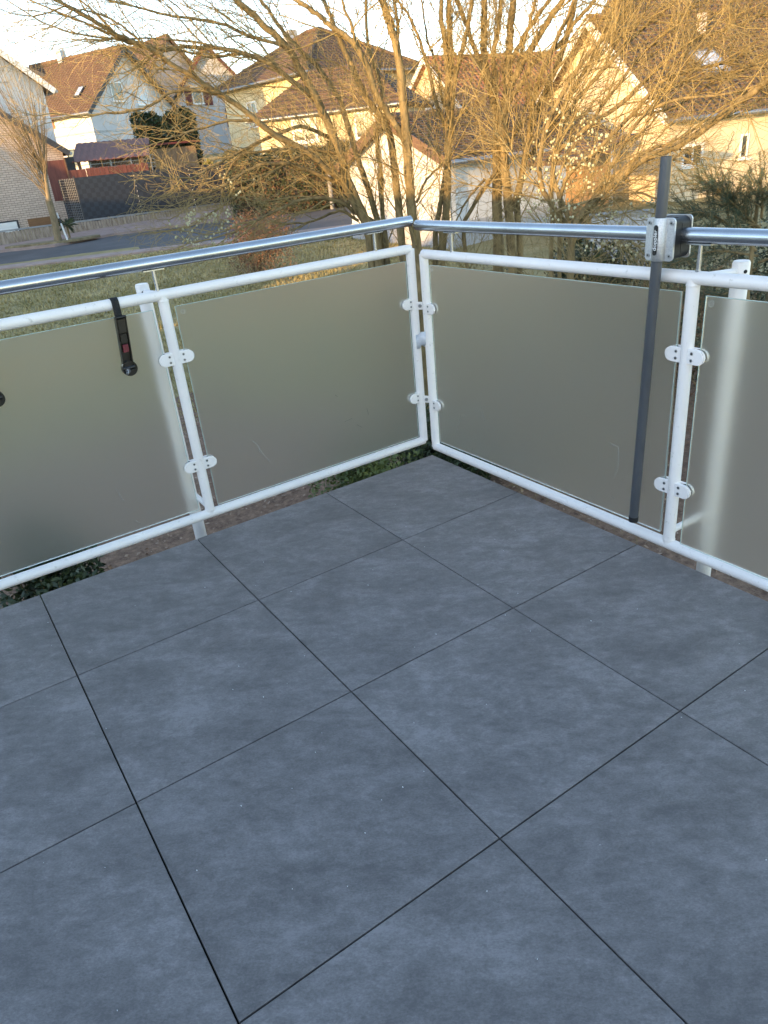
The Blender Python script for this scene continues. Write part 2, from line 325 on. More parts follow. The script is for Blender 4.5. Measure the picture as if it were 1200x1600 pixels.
# ================================================================== BALCONY
bf = empty('balcony_floor', (0, 0, 0)); bf['kind'] = 'structure'
sl = MB().bx(.03, 7.19, .03, 4.9, -.26, -.045); sl.build('slab', concrete, bf); MB().bx(.02, 7.18, .02, 4.88, -.044, -.034).build('joint_shade_sheet', darkhole, bf)  # black sheet added under the tiles so the joint gaps look shaded dark
A0, B0, TS, J = .5862, .5828, .600, .0036
xs = [0.0]+[A0+TS*i for i in range(11)]; ys = [0.0]+[B0+TS*j for j in range(8)]
tmesh = {}
for i in range(len(xs)-1):
    for j in range(len(ys)-1):
        x0, x1, y0, y1 = xs[i]+(J/2 if i else 0), xs[i+1]-J/2, ys[j]+(J/2 if j else 0), ys[j+1]-J/2
        key = (i == 0, j == 0)
        if key not in tmesh:
            me = MB().bevbox((0, 0, -.01), (x1-x0, y1-y0, .02), .0012).mesh('tile'); me.materials.append(tileM); tmesh[key] = me
        o = inst('tile', tmesh[key], None, bf, ((x0+x1)/2, (y0+y1)/2, random.uniform(-.0004, .0004)))
cr_ = MB()
for _ in range(85):
    p = Vector((random.uniform(.2, 2.4), random.uniform(.2, 2.8), .0012)); r = random.uniform(.0006, .0018)
    cr_.box(p, (r, r*random.uniform(.6, 2), .0014))
cr_.build('crumbs', textw, kind='stuff', label='tiny white grains scattered on the grey tiles', cat='crumbs')

ZX, ZY, ZZ = Vector((1, 0, 0)), Vector((0, 1, 0)), Vector((0, 0, 1))
TR = .019
def clamp_mesh():
    # local: x away from post, y towards viewer, z up; origin at post axis/glass plane
    def D(x0, L, h, b):
        pts = [(x0, -h/2), (x0+L-h/2, -h/2)]+[(x0+L-h/2+math.sin(a)*h/2, -math.cos(a)*h/2) for a in [math.pi*k/10 for k in range(1, 10)]]+[(x0+L-h/2, h/2), (x0, h/2)]
        return [(p[0], p[1]) for p in pts]
    m = MB(); P = D(.012, .055, .045, 0)
    for y0, h in ((.0052, .0085), (-.0137, .0085)): m.prism(P, h, Vector((0, y0, 0)), ZX, ZZ, ZY)
    Pi = [(.012+(p[0]-.012)*.93, p[1]*.93) for p in P]
    m.prism(Pi, .0016, Vector((0, .0137, 0)), ZX, ZZ, ZY)
    m.bx(.010, .022, -.008, .008, -.020, .020)
    return m
def rivet_mesh():
    m = MB(); m.tube([(0, 0, 0), (0, .0012, 0)], .0048, 12); return m
CLM = clamp_mesh().mesh('glass_clamp'); CLM.materials.append(white_paint)
GSK = MB(); 
GSK.prism([(.036, -.0222), (.048, -.0222), (.060, -.015), (.0662, 0), (.060, .015), (.048, .0222), (.036, .0222)], .0100, Vector((0, -.005, 0)), ZX, ZZ, ZY)
GSKM = GSK.mesh('gasket'); GSKM.materials.append(blackrub)
RVM = rivet_mesh().mesh('screw'); RVM.materials.append(chrome)
RHM = MB().tube([(0, .0010, 0), (0, .0018, 0)], .0022, 8).mesh('screw_socket'); RHM.materials.append(darkhole)
def clamp(parent, loc, rz, mirror):
    o = inst('glass_clamp', CLM, None, parent, loc, (0, 0, rz), (-1 if mirror else 1, 1, 1))
    inst('gasket', GSKM, None, o, (0, 0, 0))
    for z in (.0105, -.0105):
        inst('screw', RVM, None, o, (.0265, .0152, z)); inst('screw_socket', RHM, None, o, (.0265, .0152, z))
def stamp(parent, loc, X):
    m = MB(); n = 20
    pts = [loc+(X*math.cos(a)+ZZ*math.sin(a))*.0085 for a in [2*math.pi*k/n for k in range(n+1)]]
    m.tube(pts, .0006, 4, caps=False)
    for dx, h in ((-.0035, .004), (0, .0065), (.0035, .004)): m.tube([loc+X*dx-ZZ*h, loc+X*dx+ZZ*h], .0005, 4)
    m.build('etched_stamp', scratch, parent)
def scratches(parent, lst, plane):
    for pts in lst:
        m = MB(); m.tube([plane(*p) for p in pts], .0006, 4); m.build('scratch_mark', scratch, parent)
def pane(parent, X0, X1, z0, z1, plane):
    # plane(a, off, z): world from along, offset, height
    m = MB(); th = .004
    a = [plane(X0, -th, z0), plane(X1, -th, z0), plane(X1, -th, z1), plane(X0, -th, z1)]; b = [plane(X0, th, z0), plane(X1, th, z0), plane(X1, th, z1), plane(X0, th, z1)]
    m.add(a+b, [(0, 1, 2, 3), (7, 6, 5, 4), (0, 4, 5, 1), (1, 5, 6, 2), (2, 6, 7, 3), (3, 7, 4, 0)])
    o = m.build('pane', glassF, parent)
    import bmesh
    bm_ = bmesh.new(); bm_.from_mesh(o.data); bmesh.ops.recalc_face_normals(bm_, faces=bm_.faces); bm_.to_mesh(o.data); bm_.free()
    e = MB(); t = .0009
    for x in (X0, X1): e.tube([plane(x, th, z0), plane(x, th, z1)], t, 5)
    for z in (z0, z1): e.tube([plane(X0, th, z), plane(X1, th, z)], t, 5)
    e.build('polished_edge', edgeG, o)
    return o
# ---- left railing (along X at y=-.06)
yl = -.06; zt, zb, zh = .930, .060, 1.040
rl = empty('balcony_railing', (0, 0, 0), 0, 'white tubular railing with frosted panes and steel handrail, facing lawn and road', 'railing')
LX1 = 7.15
MB().tube([(0.0, yl, zt), (LX1, yl, zt)], TR, 20).build('top_rail', white_paint, rl)
MB().tube([(0.0, yl, zb), (LX1, yl, zb)], TR, 20).build('bottom_rail', white_paint, rl)
for x in (0.0, 1.090, 2.25, 3.41, 4.57, 5.73, 6.89): MB().tube([(x, yl, zb), (x, yl, zt)], TR, 20).build('post', white_paint, rl)
def weld(parent, p, z):
    MB().tube([p+ZZ*(z-.004), p+ZZ*z, p+ZZ*(z+.004)], [TR+.0002, TR+.0022, TR+.0002], 20, caps=False).build('weld_bead', white_paint, parent)
for x in (1.09, 2.25):
    weld(rl, Vector((x, yl, 0)), zt-TR-.001); weld(rl, Vector((x, yl, 0)), zb+TR+.001)
MB().tube([(-.012, yl, zh), (LX1, yl, zh)], .0212, 24).build('handrail', steel, rl)
def rod(parent, p, z0, z1, X):
    m = MB(); m.tube([p+ZZ*z0, p+ZZ*z1], .0065, 12); m.tube([p+ZZ*(z0-.001), p+ZZ*(z0+.004)], .0085, 12); o = m.build('handrail_rod', steel, parent)
    MB().box(p+ZZ*(z1-.002), (.075 if X.x else .022, .022 if X.x else .075, .004)).build('mounting_plate', steel, o)
for x in (.174, 1.101, 2.26, 3.42, 4.58, 5.74): rod(rl, Vector((x, yl, 0)), zt+TR-.002, zh-.0205, ZX)
plL = lambda a, off, z: Vector((a, yl+off, z))
pa = pane(rl, .030, 1.053, .087, .884, plL); pb = pane(rl, 1.135, 2.205, .093, .886, plL); [pane(rl, 2.295+1.16*q, 3.365+1.16*q, .09, .885, plL) for q in range(4)]
stamp(pa, plL(1.028, .005, .862), ZX)
for z in (.704, .278):
    clamp(rl, (1.090, yl, z), 0, False); clamp(rl, (1.090, yl, z), 0, True); clamp(rl, (0.0, yl, z), 0, False); clamp(rl, (2.25, yl, z), 0, True)
scratches(pa, [[(.86, .0045, .31), (.835, .0045, .285), (.83, .0045, .25)], [(.84, .0045, .27), (.80, .0045, .20)], [(.42, .0045, .27), (.38, .0045, .275)], [(.36, .0045, .24), (.335, .0045, .22)], [(.30, .0045, .30), (.295, .0045, .27)], [(.45, .0045, .40), (.44, .0045, .39)]], plL)
scratches(pb, [[(1.42, .0045, .28), (1.415, .0045, .255), (1.41, .0045, .235)], [(1.41, .0045, .23), (1.402, .0045, .225)], [(1.385, .0045, .135), (1.37, .0045, .115)]], plL)
def support(parent, x, y, tie, z0, z1, holeDir):
    m = MB(); m.tube([(x, y, z0), (x, y, z1-.006), (x, y, z1)], [.025, .025, .022], 24); o = m.build('support_post', white_paint, parent)
    MB().tube([(x, y, z1-.03), tie], .011, 14).build('tie_bar', white_paint, parent); MB().tube([(x, y, .105), (tie[0], tie[1], .085)], .011, 14).build('tie_bar', white_paint, parent)
    MB().tube([Vector((x, y, z1-.028))+holeDir*.0244, Vector((x, y, z1-.028))+holeDir*.0256], .0055, 12).build('drain_hole', darkhole, o)
support(rl, 1.103, -.235, (1.09, yl, zt), -2.3, .957, Vector((.3, .95, 0)).normalized())
support(rl, 3.42, -.235, (3.41, yl, zt), -2.3, .957, Vector((.3, .95, 0)).normalized())
# ---- right railing (along Y at x=-.03)
xr = -.03; zt2, zb2, zh2 = .908, .034, 1.022
rr = empty('balcony_railing', (0, 0, 0), 0, 'white tubular railing with frosted panes and steel handrail, in front of the willows', 'railing')
RY1 = 4.8
MB().tube([(xr, -.006, zt2), (xr, RY1, zt2)], TR, 20).build('top_rail', white_paint, rr)
MB().tube([(xr, -.006, zb2), (xr, RY1, zb2)], TR, 20).build('bottom_rail', white_paint, rr)
for y in (-.006, 1.286, 2.58, 3.87): MB().tube([(xr, y, zb2), (xr, y, zt2)], TR, 20).build('post', white_paint, rr)
weld(rr, Vector((xr, 1.286, 0)), zt2-TR-.001); weld(rr, Vector((xr, 1.286, 0)), zb2+TR+.001)
MB().tube([(xr, -.036, zh2), (xr, RY1, zh2)], .0212, 24).build('handrail', steel, rr)
for y in (.187, 1.297, 2.6, 3.9): rod(rr, Vector((xr, y, 0)), zt2+TR-.002, zh2-.0205, ZY)
plR = lambda a, off, z: Vector((xr+off, a, z))
pc = pane(rr, .036, 1.252, .068, .866, plR); pdn = pane(rr, 1.333, 2.53, .054, .862, plR); pane(rr, 2.63, 3.82, .06, .862, plR)
stamp(pdn, plR(1.352, .005, .842), ZY); stamp(pc, plR(.052, .005, .848), ZY)
for z in (.684, .246):
    for y, mi_ in ((1.286, False), (1.286, True), (-.006, True)): clamp(rr, (xr, y, z), -math.pi/2, mi_)
scratches(pc, [[(1.02, .0045, .33), (1.06, .0045, .325), (1.063, .0045, .25), (1.05, .0045, .21)], [(.34, .0045, .31), (.36, .0045, .25)], [(.20, .0045, .24), (.15, .0045, .13)], [(.22, .0045, .245), (.225, .0045, .24)], [(.27, .0045, .10), (.265, .0045, .085)], [(1.04, .0045, .13), (1.055, .0045, .125)]], plR)
support(rr, -.215, 1.312, (xr, 1.290, zt2), -2.3, .928, Vector((.45, .9, 0)).normalized())
support(rr, -.215, 3.89, (xr, 3.87, zt2), -2.3, .928, Vector((.45, .9, 0)).normalized())
# corner brackets that join both frames
for z in (.694, .268):
    p = Vector((0.0, yl, z)); q = Vector((xr, -.006, z)); m = MB(); d = (q-p).normalized(); nrm = Vector((-d.y, d.x, 0))
    nrm = nrm if nrm.dot(CAM-p) > 0 else -nrm
    m.box((p+q)/2+nrm*.006, (.052, .005, .032), (d, nrm, ZZ)); o = m.build('corner_bracket', white_paint, rr)
    c = p+(q-p)*.55+nrm*.009; MB().tube([c, c+nrm*.003, c+nrm*.0065], [.0085, .0085, .007], 6, smooth=False).build('bolt', chrome, o)
# wrap of tape between the corner posts
tp = MB(); n = 14
ringp = []
for k in range(n+1):
    a = 2*math.pi*k/n; c = Vector((-.016, -.034, .545)); u = (Vector((xr, -.006, 0))-Vector((0, yl, 0))).normalized(); v_ = Vector((-u.y, u.x, 0))
    rr_ = .047 if abs(math.cos(a)) > .5 else .03
    ringp.append(c+u*math.cos(a)*rr_*(.75)+v_*math.sin(a)*.0235+ZZ*(.014*math.cos(a)+.006*math.sin(3*a)))
V = [p+ZZ*(.030+.006*math.sin(k_*2.3))+(p-Vector((-.016, -.034, p.z))).normalized()*.0015 for k_, p in enumerate(ringp)]+[p-ZZ*(.030+.007*math.cos(k_*1.9)) for k_, p in enumerate(ringp)]
tp.add(V, [(i, i+1, n+2+i, n+1+i) for i in range(n)], True)
to = tp.build('tape_wrap', tape, label='grey tape wrapped round the two corner posts of the railing', cat='tape')
sm = to.modifiers.new('thick', 'SOLIDIFY'); sm.thickness = .001
# ---- ratchet straps
def ratchet(x, tilt, label):
    e = empty('ratchet_strap', (x, yl, zt), 0, label, 'strap', 'ratchet straps on the railing')
    lp = MB(); wv = .0125; pts = [( .0215*math.sin(a), .0215*math.cos(a)) for a in [R_(-200+20*k) for k in range(17)]]
    # loop of webbing over the rail, ends hanging in front
    prof = [(.022*math.cos(a), .022*math.sin(a)) for a in [R_(215-15*k) for k in range(15)]]+[(.024, -.02), (.027, -.045), (.028, -.07)]
    V = []
    for y, z in prof: V += [(-wv+tilt*z*.4, y, z), (wv+tilt*z*.4, y, z)]
    lp.add(V, [(2*i, 2*i+1, 2*i+3, 2*i+2) for i in range(len(prof)-1)], True)
    o = lp.build('webbing', webbing, e); md = o.modifiers.new('t', 'SOLIDIFY'); md.thickness = .0022
    z0, z1 = -.037, -.222; yc = .034
    def P(a, off, z): return Vector((a+tilt*(z+.04), yc+off, z))
    ax = (Vector((1, 0, 0)), Vector((0, 1, 0)), Vector((tilt, 0, 1)).normalized())
    b = MB()
    for sx in (-1, 1): b.box(P(sx*.0165, 0, (z0+z1)/2), (.003, .022, z0-z1), ax)
    b.box(P(0, -.008, (z0+z1)/2), (.033, .003, z0-z1-.01), ax); b.build('buckle_frame', blackmet, e)
    h = MB(); h.tube([P(-.019, .004, z0-.004), P(.019, .004, z0-.004)], .0055, 12); h.box(P(0, .009, z0-.032), (.026, .004, .045), ax); h.box(P(0, .006, z0-.075), (.022, .004, .030), ax); h.build('lever', blackmet, e)
    r = MB(); r.bevbox(P(0, .008, z0-.108), (.019, .010, .026), .002, ax); r.build('release_latch', redplastic, e)
    d = MB(); d.tube([P(-.003, -.010, z1+.006), P(-.003, .011, z1+.006)], .0265, 24); d.tube([P(-.021, .004, z1+.008), P(.021, .004, z1+.008)], .010, 14); d.build('ratchet_drum', blackmet, e)
    s = MB(); s.tube([P(.004, .010, z1+.004), P(.007, .020, z1+.001)], .0085, 12); s.tube([P(.007, .019, z1+.001), P(.015, .032, z1-.006)], .005, 10); s.build('axle_bolt', chrome, e)
ratchet(1.259, -.085, 'black ratchet strap buckle with red latch hanging from the white top rail')
ratchet(1.697, -.085, 'black ratchet strap buckle on the white rail farther from the railing corner')
# ---- parasol pole and bracket
p0, p1 = Vector((.021, 1.177, .103)), Vector((.021, 1.201, 1.228))
pe = empty('parasol_pole', p0, 0, 'slim dark grey parasol pole clamped upright to the steel handrail', 'pole')
m = MB(); m.tube([Vector((0, 0, 0)), (p1-p0)*.945], .0155, 24, caps=True); m.build('tube', poleG, pe)
m = MB(); m.tube([(p1-p0)*.945, (p1-p0)], .0149, 24); m.build('socket_end', poleG, pe)
MB().tube([(p1-p0)*1.0, (p1-p0)*1.0005], .0128, 20).build('tube_bore', darkhole, pe)
MB().tube([(p1-p0)*-.004, (p1-p0)*.012], .0162, 20).build('end_cap', blackrub, pe)
yb, zbk = 1.2005, 1.015
be = empty('parasol_bracket', (.021, yb, zbk), 0, 'silver and black clamp bracket bolted round handrail and parasol pole', 'bracket')
def rrect(w_, h_, r, n=5):
    P = []
    for cx, cy, a0 in ((w_/2-r, h_/2-r, 0), (-w_/2+r, h_/2-r, 90), (-w_/2+r, -h_/2+r, 180), (w_/2-r, -h_/2+r, 270)):
        for k in range(n+1): a = R_(a0+90*k/n); P.append((cx+r*math.cos(a), cy+r*math.sin(a)))
    return P
m = MB()
# front plate: flanges plus the half-round saddle
sad = [(-.046, .002)]+[(-.019*math.cos(R_(180*k/12)), .002+.019*math.sin(R_(180*k/12))) for k in range(13)]+[(.046, .002)]
Pf = rrect(.094, .116, .012); m.prism(Pf, .006, Vector((-.004, 0, 0)), ZY, ZZ, ZX)
ns = 13
V = []
for z, k in ((-.0578, .90), (-.054, 1), (.054, 1), (.0578, .90)):
    for q in range(ns): a = R_(180*q/(ns-1)); V.append((.001+.0195*math.sin(a)*k, -.0215*math.cos(a)*k, z))
m.add(V, [(r*ns+q, r*ns+q+1, (r+1)*ns+q+1, (r+1)*ns+q) for r in range(3) for q in range(ns-1)], True)
m.add(V[:ns], [tuple(range(ns))]); m.add(V[-ns:], [tuple(range(ns-1, -1, -1))])
fp = m.build('front_plate', alu, be)
for y in (-.036, .036):
    for z in (-.044, .044):
        MB().tube([(.002, y, z), (.0042, y, z)], .0056, 16).build('screw', chrome, fp); MB().tube([(.0043, y, z), (.0046, y, z)], .0024, 6).build('screw_socket', darkhole, fp)
mb_ = MB(); mb_.prism(rrect(.088, .108, .012), .030, Vector((-.0345, 0, 0)), ZY, ZZ, ZX)
mb_.build('rubber_jaw', blackrub, be)
MB().prism(rrect(.090, .112, .022, 8), .0395, Vector((-.0745, 0, 0)), ZY, ZZ, ZX).build('clamp_jaw', blackrub, be)
mb_ = MB(); mb_.prism(rrect(.094, .116, .012), .005, Vector((-.0785, 0, 0)), ZY, ZZ, ZX); mb_.build('back_plate', alu, be)
bd = MB(); nb = 7
PB = rrect(.014, .082, .007)
Vf = []
for y, z in PB:
    a = math.acos(max(-1, min(1, -y/.0222))); Vf.append((.0018+.0203*math.sin(a), y, z))
bd.add(Vf, [tuple(range(len(Vf)))]); bd.build('name_badge', blackrub, fp)
fc = bpy.data.curves.new('lettering', 'FONT'); fc.body = 'doppler'; fc.size = .0178; fc.align_x = 'CENTER'; fc.align_y = 'CENTER'; fc.extrude = .0003
tob = bpy.data.objects.new('lettering', fc); COL.objects.link(tob)
dg = bpy.context.evaluated_depsgraph_get(); me = bpy.data.meshes.new_from_object(tob.evaluated_get(dg)); bpy.data.objects.remove(tob)
me.materials.clear(); me.materials.append(textw)
lo = bpy.data.objects.new('lettering', me); COL.objects.link(lo); lo.parent = fp
lo.matrix_local = Matrix(((0, 0, 1, .0226), (0, -1, 0, 0), (1, 0, 0, 0), (0, 0, 0, 1)))

# ================================================================== HOUSES
def slope(m, a, b, c, d, rows, th=.10, step=.035):
    """roof slope: a,b along the eave, d,c along the ridge; stepped tile courses"""
    a, b, c, d = map(Vector, (a, b, c, d)); n = (b-a).cross(d-a).normalized()
    if n.z < 0: n = -n
    for k in range(rows):
        p, q = k/rows, (k+1)/rows
        A = a.lerp(d, p); B = b.lerp(c, p); C_ = b.lerp(c, q); D = a.lerp(d, q)
        m.add((A+n*step, B+n*step, C_+n*.004, D+n*.004), [(0, 1, 2, 3)])
        m.add((A-n*.004, B-n*.004, B+n*step, A+n*step), [(0, 1, 2, 3)])
    lo = [p-n*th for p in (a, b, c, d)]
    m.add([a, b, c, d]+lo, [(7, 6, 5, 4), (0, 4, 5, 1), (1, 5, 6, 2), (2, 6, 7, 3), (3, 7, 4, 0)])
    return m
def window(parent, o, X, N, w_, h_, fr=.07, cols=2, rows=1, gm=None, frame=None, sill=True, reveal=True):
    """o lower-left corner on the wall, X along, N outward"""
    gm = gm or winglass; frame = frame or whitetrim; Z = ZZ; ax = (X, N, Z)
    f = MB(); c = lambda x, z, off: o+X*x+Z*z+N*off
    f.box(c(fr/2, h_/2, .01), (fr, .08, h_), ax); f.box(c(w_-fr/2, h_/2, .01), (fr, .08, h_), ax)
    f.box(c(w_/2, fr/2, .012), (w_-2*fr, .08, fr), ax); f.box(c(w_/2, h_-fr/2, .012), (w_-2*fr, .08, fr), ax)
    for k in range(1, cols): f.box(c(w_*k/cols, h_/2, .008), (fr*.8, .07, h_-2*fr), ax)
    for k in range(1, rows): f.box(c(w_/2, h_*k/rows, .006), (w_-2*fr, .06, fr*.5), ax)
    wo_ = f.build('window', frame, parent)
    MB().box(c(w_/2, h_/2, .004), (w_-fr, .02, h_-fr), ax).build('window_pane', gm, wo_)
    if sill: MB().box(c(w_/2, -.03, .06), (w_+.16, .16, .05), ax).build('window_sill', whitetrim, wo_)
    return wo_
def gable_house(name, label, az, corner, side, Wd, Ln, zb, ze, zr, wallm, roofm, trim, ov=.45, rows=22, gut=True, wall2=None, cat='house'):
    """corner = xy of the wall edge; side 'L': gable runs right of the corner. local x right along the gable, y back, z up"""
    e = empty(name, (corner.x, corner.y, zb), R_(az+90), label, cat)
    x0, x1 = (0, Wd) if side == 'L' else (-Wd, 0); xm = (x0+x1)/2; he, hr = ze-zb, zr-zb
    m = MB(); gab = [(x0, 0), (x1, 0), (x1, he), (xm, hr), (x0, he)]
    m.add([(p[0], 0, p[1]) for p in gab]+[(p[0], Ln, p[1]) for p in gab], [(0, 1, 2, 3, 4), (9, 8, 7, 6, 5), (0, 5, 6, 1), (1, 6, 7, 2), (4, 9, 5, 0)])
    m.build('wall', wallm, e)
    sl_ = (hr-he)/(Wd/2); oe = ov*.9
    for sx, xe in ((-1, x0), (1, x1)):
        ex, ez = xe+sx*oe, he-sl_*oe+.10; r = MB()
        slope(r, (ex, -ov, ez), (ex, Ln+ov, ez), (xm, Ln+ov, hr+.10), (xm, -ov, hr+.10), rows)
        r.build('roof', roofm, e)
        if gut:
            gq = MB(); gq.tube([(ex+sx*.06, -ov, ez-.06), (ex+sx*.06, Ln+ov, ez-.06)], .07, 8); gq.build('gutter', zinc, e)
        v = MB(); d = Vector((xm-ex, 0, hr+.10-ez)); nn = Vector((-d.z, 0, d.x)).normalized(); dn = d.normalized()
        if nn.z < 0: nn = -nn
        mid = Vector(((ex+xm)/2, -ov-.02, (ez+hr+.1)/2)); v.box(mid-nn*.06, (d.length+.05, .035, .24), (dn, ZY, nn)); v.build('verge_board', trim, e)
    rd = MB(); rd.tube([(xm, -ov, hr+.11), (xm, Ln+ov, hr+.11)], .10, 8); rd.build('ridge', roofm, e)
    return e
# -- our own house: carries the balcony, stands unseen left of the frame; low flat roof shaped to throw the shade
oh = empty('house', (7.2, -6.5, -2.6), 0, 'unseen white house that the tiled balcony is attached to, flat roof kept low to set its shade', 'house')
MB().bx(0, 9, 0, 24, 0, 4.50).build('wall', render_white, oh)
MB().bx(-.12, 9.1, -.1, 24.1, 4.502, 4.68).build('flat_roof', darktrim, oh)
window(oh, Vector((0, 10.2, 2.62)), Vector((0, -1, 0)), Vector((-1, 0, 0)), 1.9, 2.1, .09, 2, 1, sill=False)
# -- unseen houses added on the sun side for shade come after the visible ones
def corner(u, v, D): p = at(u, v, D); return p
cC = corner(139, 172, 55)
hC = gable_house('house', 'white gabled house with wide brown roof and sunlit yellow side wall', 118, cC, 'L', 7.6, 8.4, .6, 5.45, 8.75, render_white, roofBrown, darktrim, ov=.5, rows=26)
# lit side wall is the same render; timber soffit, ledge and windows
gz = lambda h: Vector((0, 0, h))
MB().bx(-.06, 7.66, -.06, 8.4, 3.40, 3.52).build('ledge', zinc, hC)
MB().bx(-.05, 7.65, -.05, 8.35, 0, 3.396).build('lower_wall', render_white, hC)
window(hC, Vector((2.15, 0, 5.15)), ZX, -ZY, 1.05, 1.1, .07, 1)
window(hC, Vector((4.35, 0, 4.95)), ZX, -ZY, 1.05, 1.2, .07, 1, gm=winblue)
window(hC, Vector((-.05, 2.9, 1.7)), -ZY, -ZX, .75, .95, .06, 1, frame=darktrim)
window(hC, Vector((0, 4.4, 3.95)), -ZY, -ZX, .95, .75, .05, 1, gm=brownpanel, frame=brownpanel, sill=False)
sl0 = (8.75-5.45)/3.8
nr = Vector((-sl0, 0, 1)).normalized(); ur = Vector((1, 0, sl0)).normalized()
sk = MB(); sk.box(Vector((.95, 1.5, 4.85+.95*sl0+.17)), (.9, .55, .10), (ur, ZY, nr)); sk.build('roof_window', darktrim, hC)
sk = MB(); sk.box(Vector((.95, 1.5, 4.85+.95*sl0+.19)), (.7, .38, .10), (ur, ZY, nr)); sk.build('roof_window_pane', winblue, hC)
MB().bx(3.5, 3.95, 5.2, 5.65, 8.0, 8.75).build('chimney', zinc, hC)
# -- house behind with beige and grey gables
cD = corner(222, 150, 72)
hD = gable_house('house', 'beige rendered house with brown roof peeking out behind the white gabled house', 100, cD, 'L', 6.5, 8, 1.5, 7.9, 11.4, render_beige, roofDark, woodtrim, ov=.4, rows=16)
cD2 = corner(287, 140, 66)
hD2 = gable_house('house', 'grey gabled house with dark red verge boards and shutters', 75, cD2, 'L', 4.4, 8, 1.5, 7.2, 9.6, render_grey, roofDark, redtrim, ov=.35, rows=16)
window(hD2, Vector((.55, 0, 4.35)), ZX, -ZY, .8, 1.2, .07, 1)
MB().bx(1.42, 2.05, -.06, -.015, 4.2, 5.75).build('shutter', redtrim, hD2); MB().bx(.0, .5, -.06, -.015, 4.3, 5.6).build('shutter', redtrim, hD2)
MB().bx(2.9, 3.5, -.06, -.015, 2.6, 3.9).build('shutter', redtrim, hD2)
# -- yellow hipped house
def hip_house():
    c = corner(480, 108, 44); az = 8; zb = .2; e = empty('house', (c.x, c.y, zb), R_(az+90), 'yellow rendered house with brown hipped roof behind the willows', 'house')
    Wd, Ln = 8.6, 8.0; ze = c.z-zb; zr = at(470, 38, 47).z-zb
    x0, x1 = -Wd, 0
    MB().bx(x0, x1, 0, Ln, 0, ze).build('wall', render_yellow, e)
    ov = .5; E_ = [(x0-ov, -ov), (x1+ov, -ov), (x1+ov, Ln+ov), (x0-ov, Ln+ov)]; r0 = (-Wd/2-.6, Ln/2); r1 = (-Wd/2+.6, Ln/2); zE = ze-.1
    P = [Vector((*p, zE)) for p in E_]; A = Vector((*r0, zr)); B = Vector((*r1, zr))
    for q in ((P[0], P[1], B, A), (P[1], P[2], B, B), (P[2], P[3], A, B), (P[3], P[0], A, A)):
        r = MB(); slope(r, *q, 24); r.build('roof', roofDark, e)
    for a, b in ((P[0], P[1]), (P[1], P[2]), (P[3], P[0])): MB().tube([a-gz(.05), b-gz(.05)], .07, 8).build('gutter', zinc, e)
    for a, b in ((P[0], A), (P[1], B), (P[2], B), (P[3], A), (A, B)): MB().tube([a+gz(.06), b+gz(.06)], .10, 8).build('ridge', roofDark, e)
    window(e, Vector((-2.8, 0, ze-2.2)), ZX, -ZY, 1.0, 1.3, .07, 2)
    window(e, Vector((-6.2, 0, ze-2.2)), ZX, -ZY, 1.0, 1.3, .07, 2)
    window(e, Vector((0, 3.0, ze-2.1)), ZY, ZX, 1.0, 1.2, .07, 2)
    MB().bx(-6.4, -5.8, 3.4, 4.0, zr-1.6, zr+.3).build('chimney', render_grey, e)
hip_house()
def annex():
    a = at(402, 184, 36); az = 40; zb = -.6; e = empty('annex', (a.x, a.y, zb), R_(az+90), 'low yellow annex with brown pitched roof and white barred window', 'annex')
    ze = a.z-zb; L_ = 6.4; D = 4.6; rise = 1.7
    m = MB(); m.bx(0, L_, 0, D, 0, ze); m.build('wall', render_yellow, e)
    P = [Vector((-.35, -.4, ze-.1)), Vector((L_+.35, -.4, ze-.1)), Vector((L_+.35, D+.4, ze-.1)), Vector((-.35, D+.4, ze-.1))]; A = Vector((1.9, D/2, ze+rise)); B = Vector((L_-1.9, D/2, ze+rise))
    for q in ((P[0], P[1], B, A), (P[1], P[2], B, B), (P[2], P[3], A, B), (P[3], P[0], A, A)):
        r = MB(); slope(r, *q, 16); r.build('roof', roofDark, e)
    MB().tube([P[0]+Vector((0, -.06, -.04)), P[1]+Vector((0, -.06, -.04))], .06, 8).build('gutter', zinc, e)
    window(e, Vector((1.55, 0, ze-1.15)), ZX, -ZY, 1.15, .95, .10, 2, 2)
    window(e, Vector((4.4, 0, ze-1.25)), ZX, -ZY, .9, 1.0, .08, 2, 1)
annex()
# -- cream house with orange roof behind the garage
cF = corner(731, 172, 42)
hF = gable_house('house', 'cream gabled house with orange tiled roof and barred arched window', -2, cF, 'R', 6.3, 9, -.4, cF.z, at(650, 92, 42).z+.1, render_cream, roofOrange, whitetrim, ov=.35, rows=20)
window(hF, Vector((-3.9, 0, cF.z+.4-.75)), ZX, -ZY, 1.5, 1.15, .09, 3, 2)
b = MB(); slope(b, (-6.6, -1.3, cF.z-.55), (.2, -1.3, cF.z-.55), (.2, -.02, cF.z-.1), (-6.6, -.02, cF.z-.1), 5); b.build('porch_roof', roofOrange, hF)
# -- garage
cG = corner(700, 250, 20.5)
zG = gxy(cG)-.1
hG = gable_house('garage', 'white garage with sunlit gable and dark brown tiled roof behind willow stems', 8, cG, 'R', 4.1, 7.6, zG, cG.z+.02, at(617, 186, 20.5).z, render_white, roofDark, woodtrim, ov=.28, rows=18, cat='garage')
MB().bx(-4.12, .03, -.03, 7.62, 0, .75).build('foot_band', render_grey, hG)  # grey band round the foot of the garage walls
MB().tube([(.09, -.1, .1), (.09, -.1, cG.z-zG-.1)], .04, 8).build('downpipe', zinc, hG)
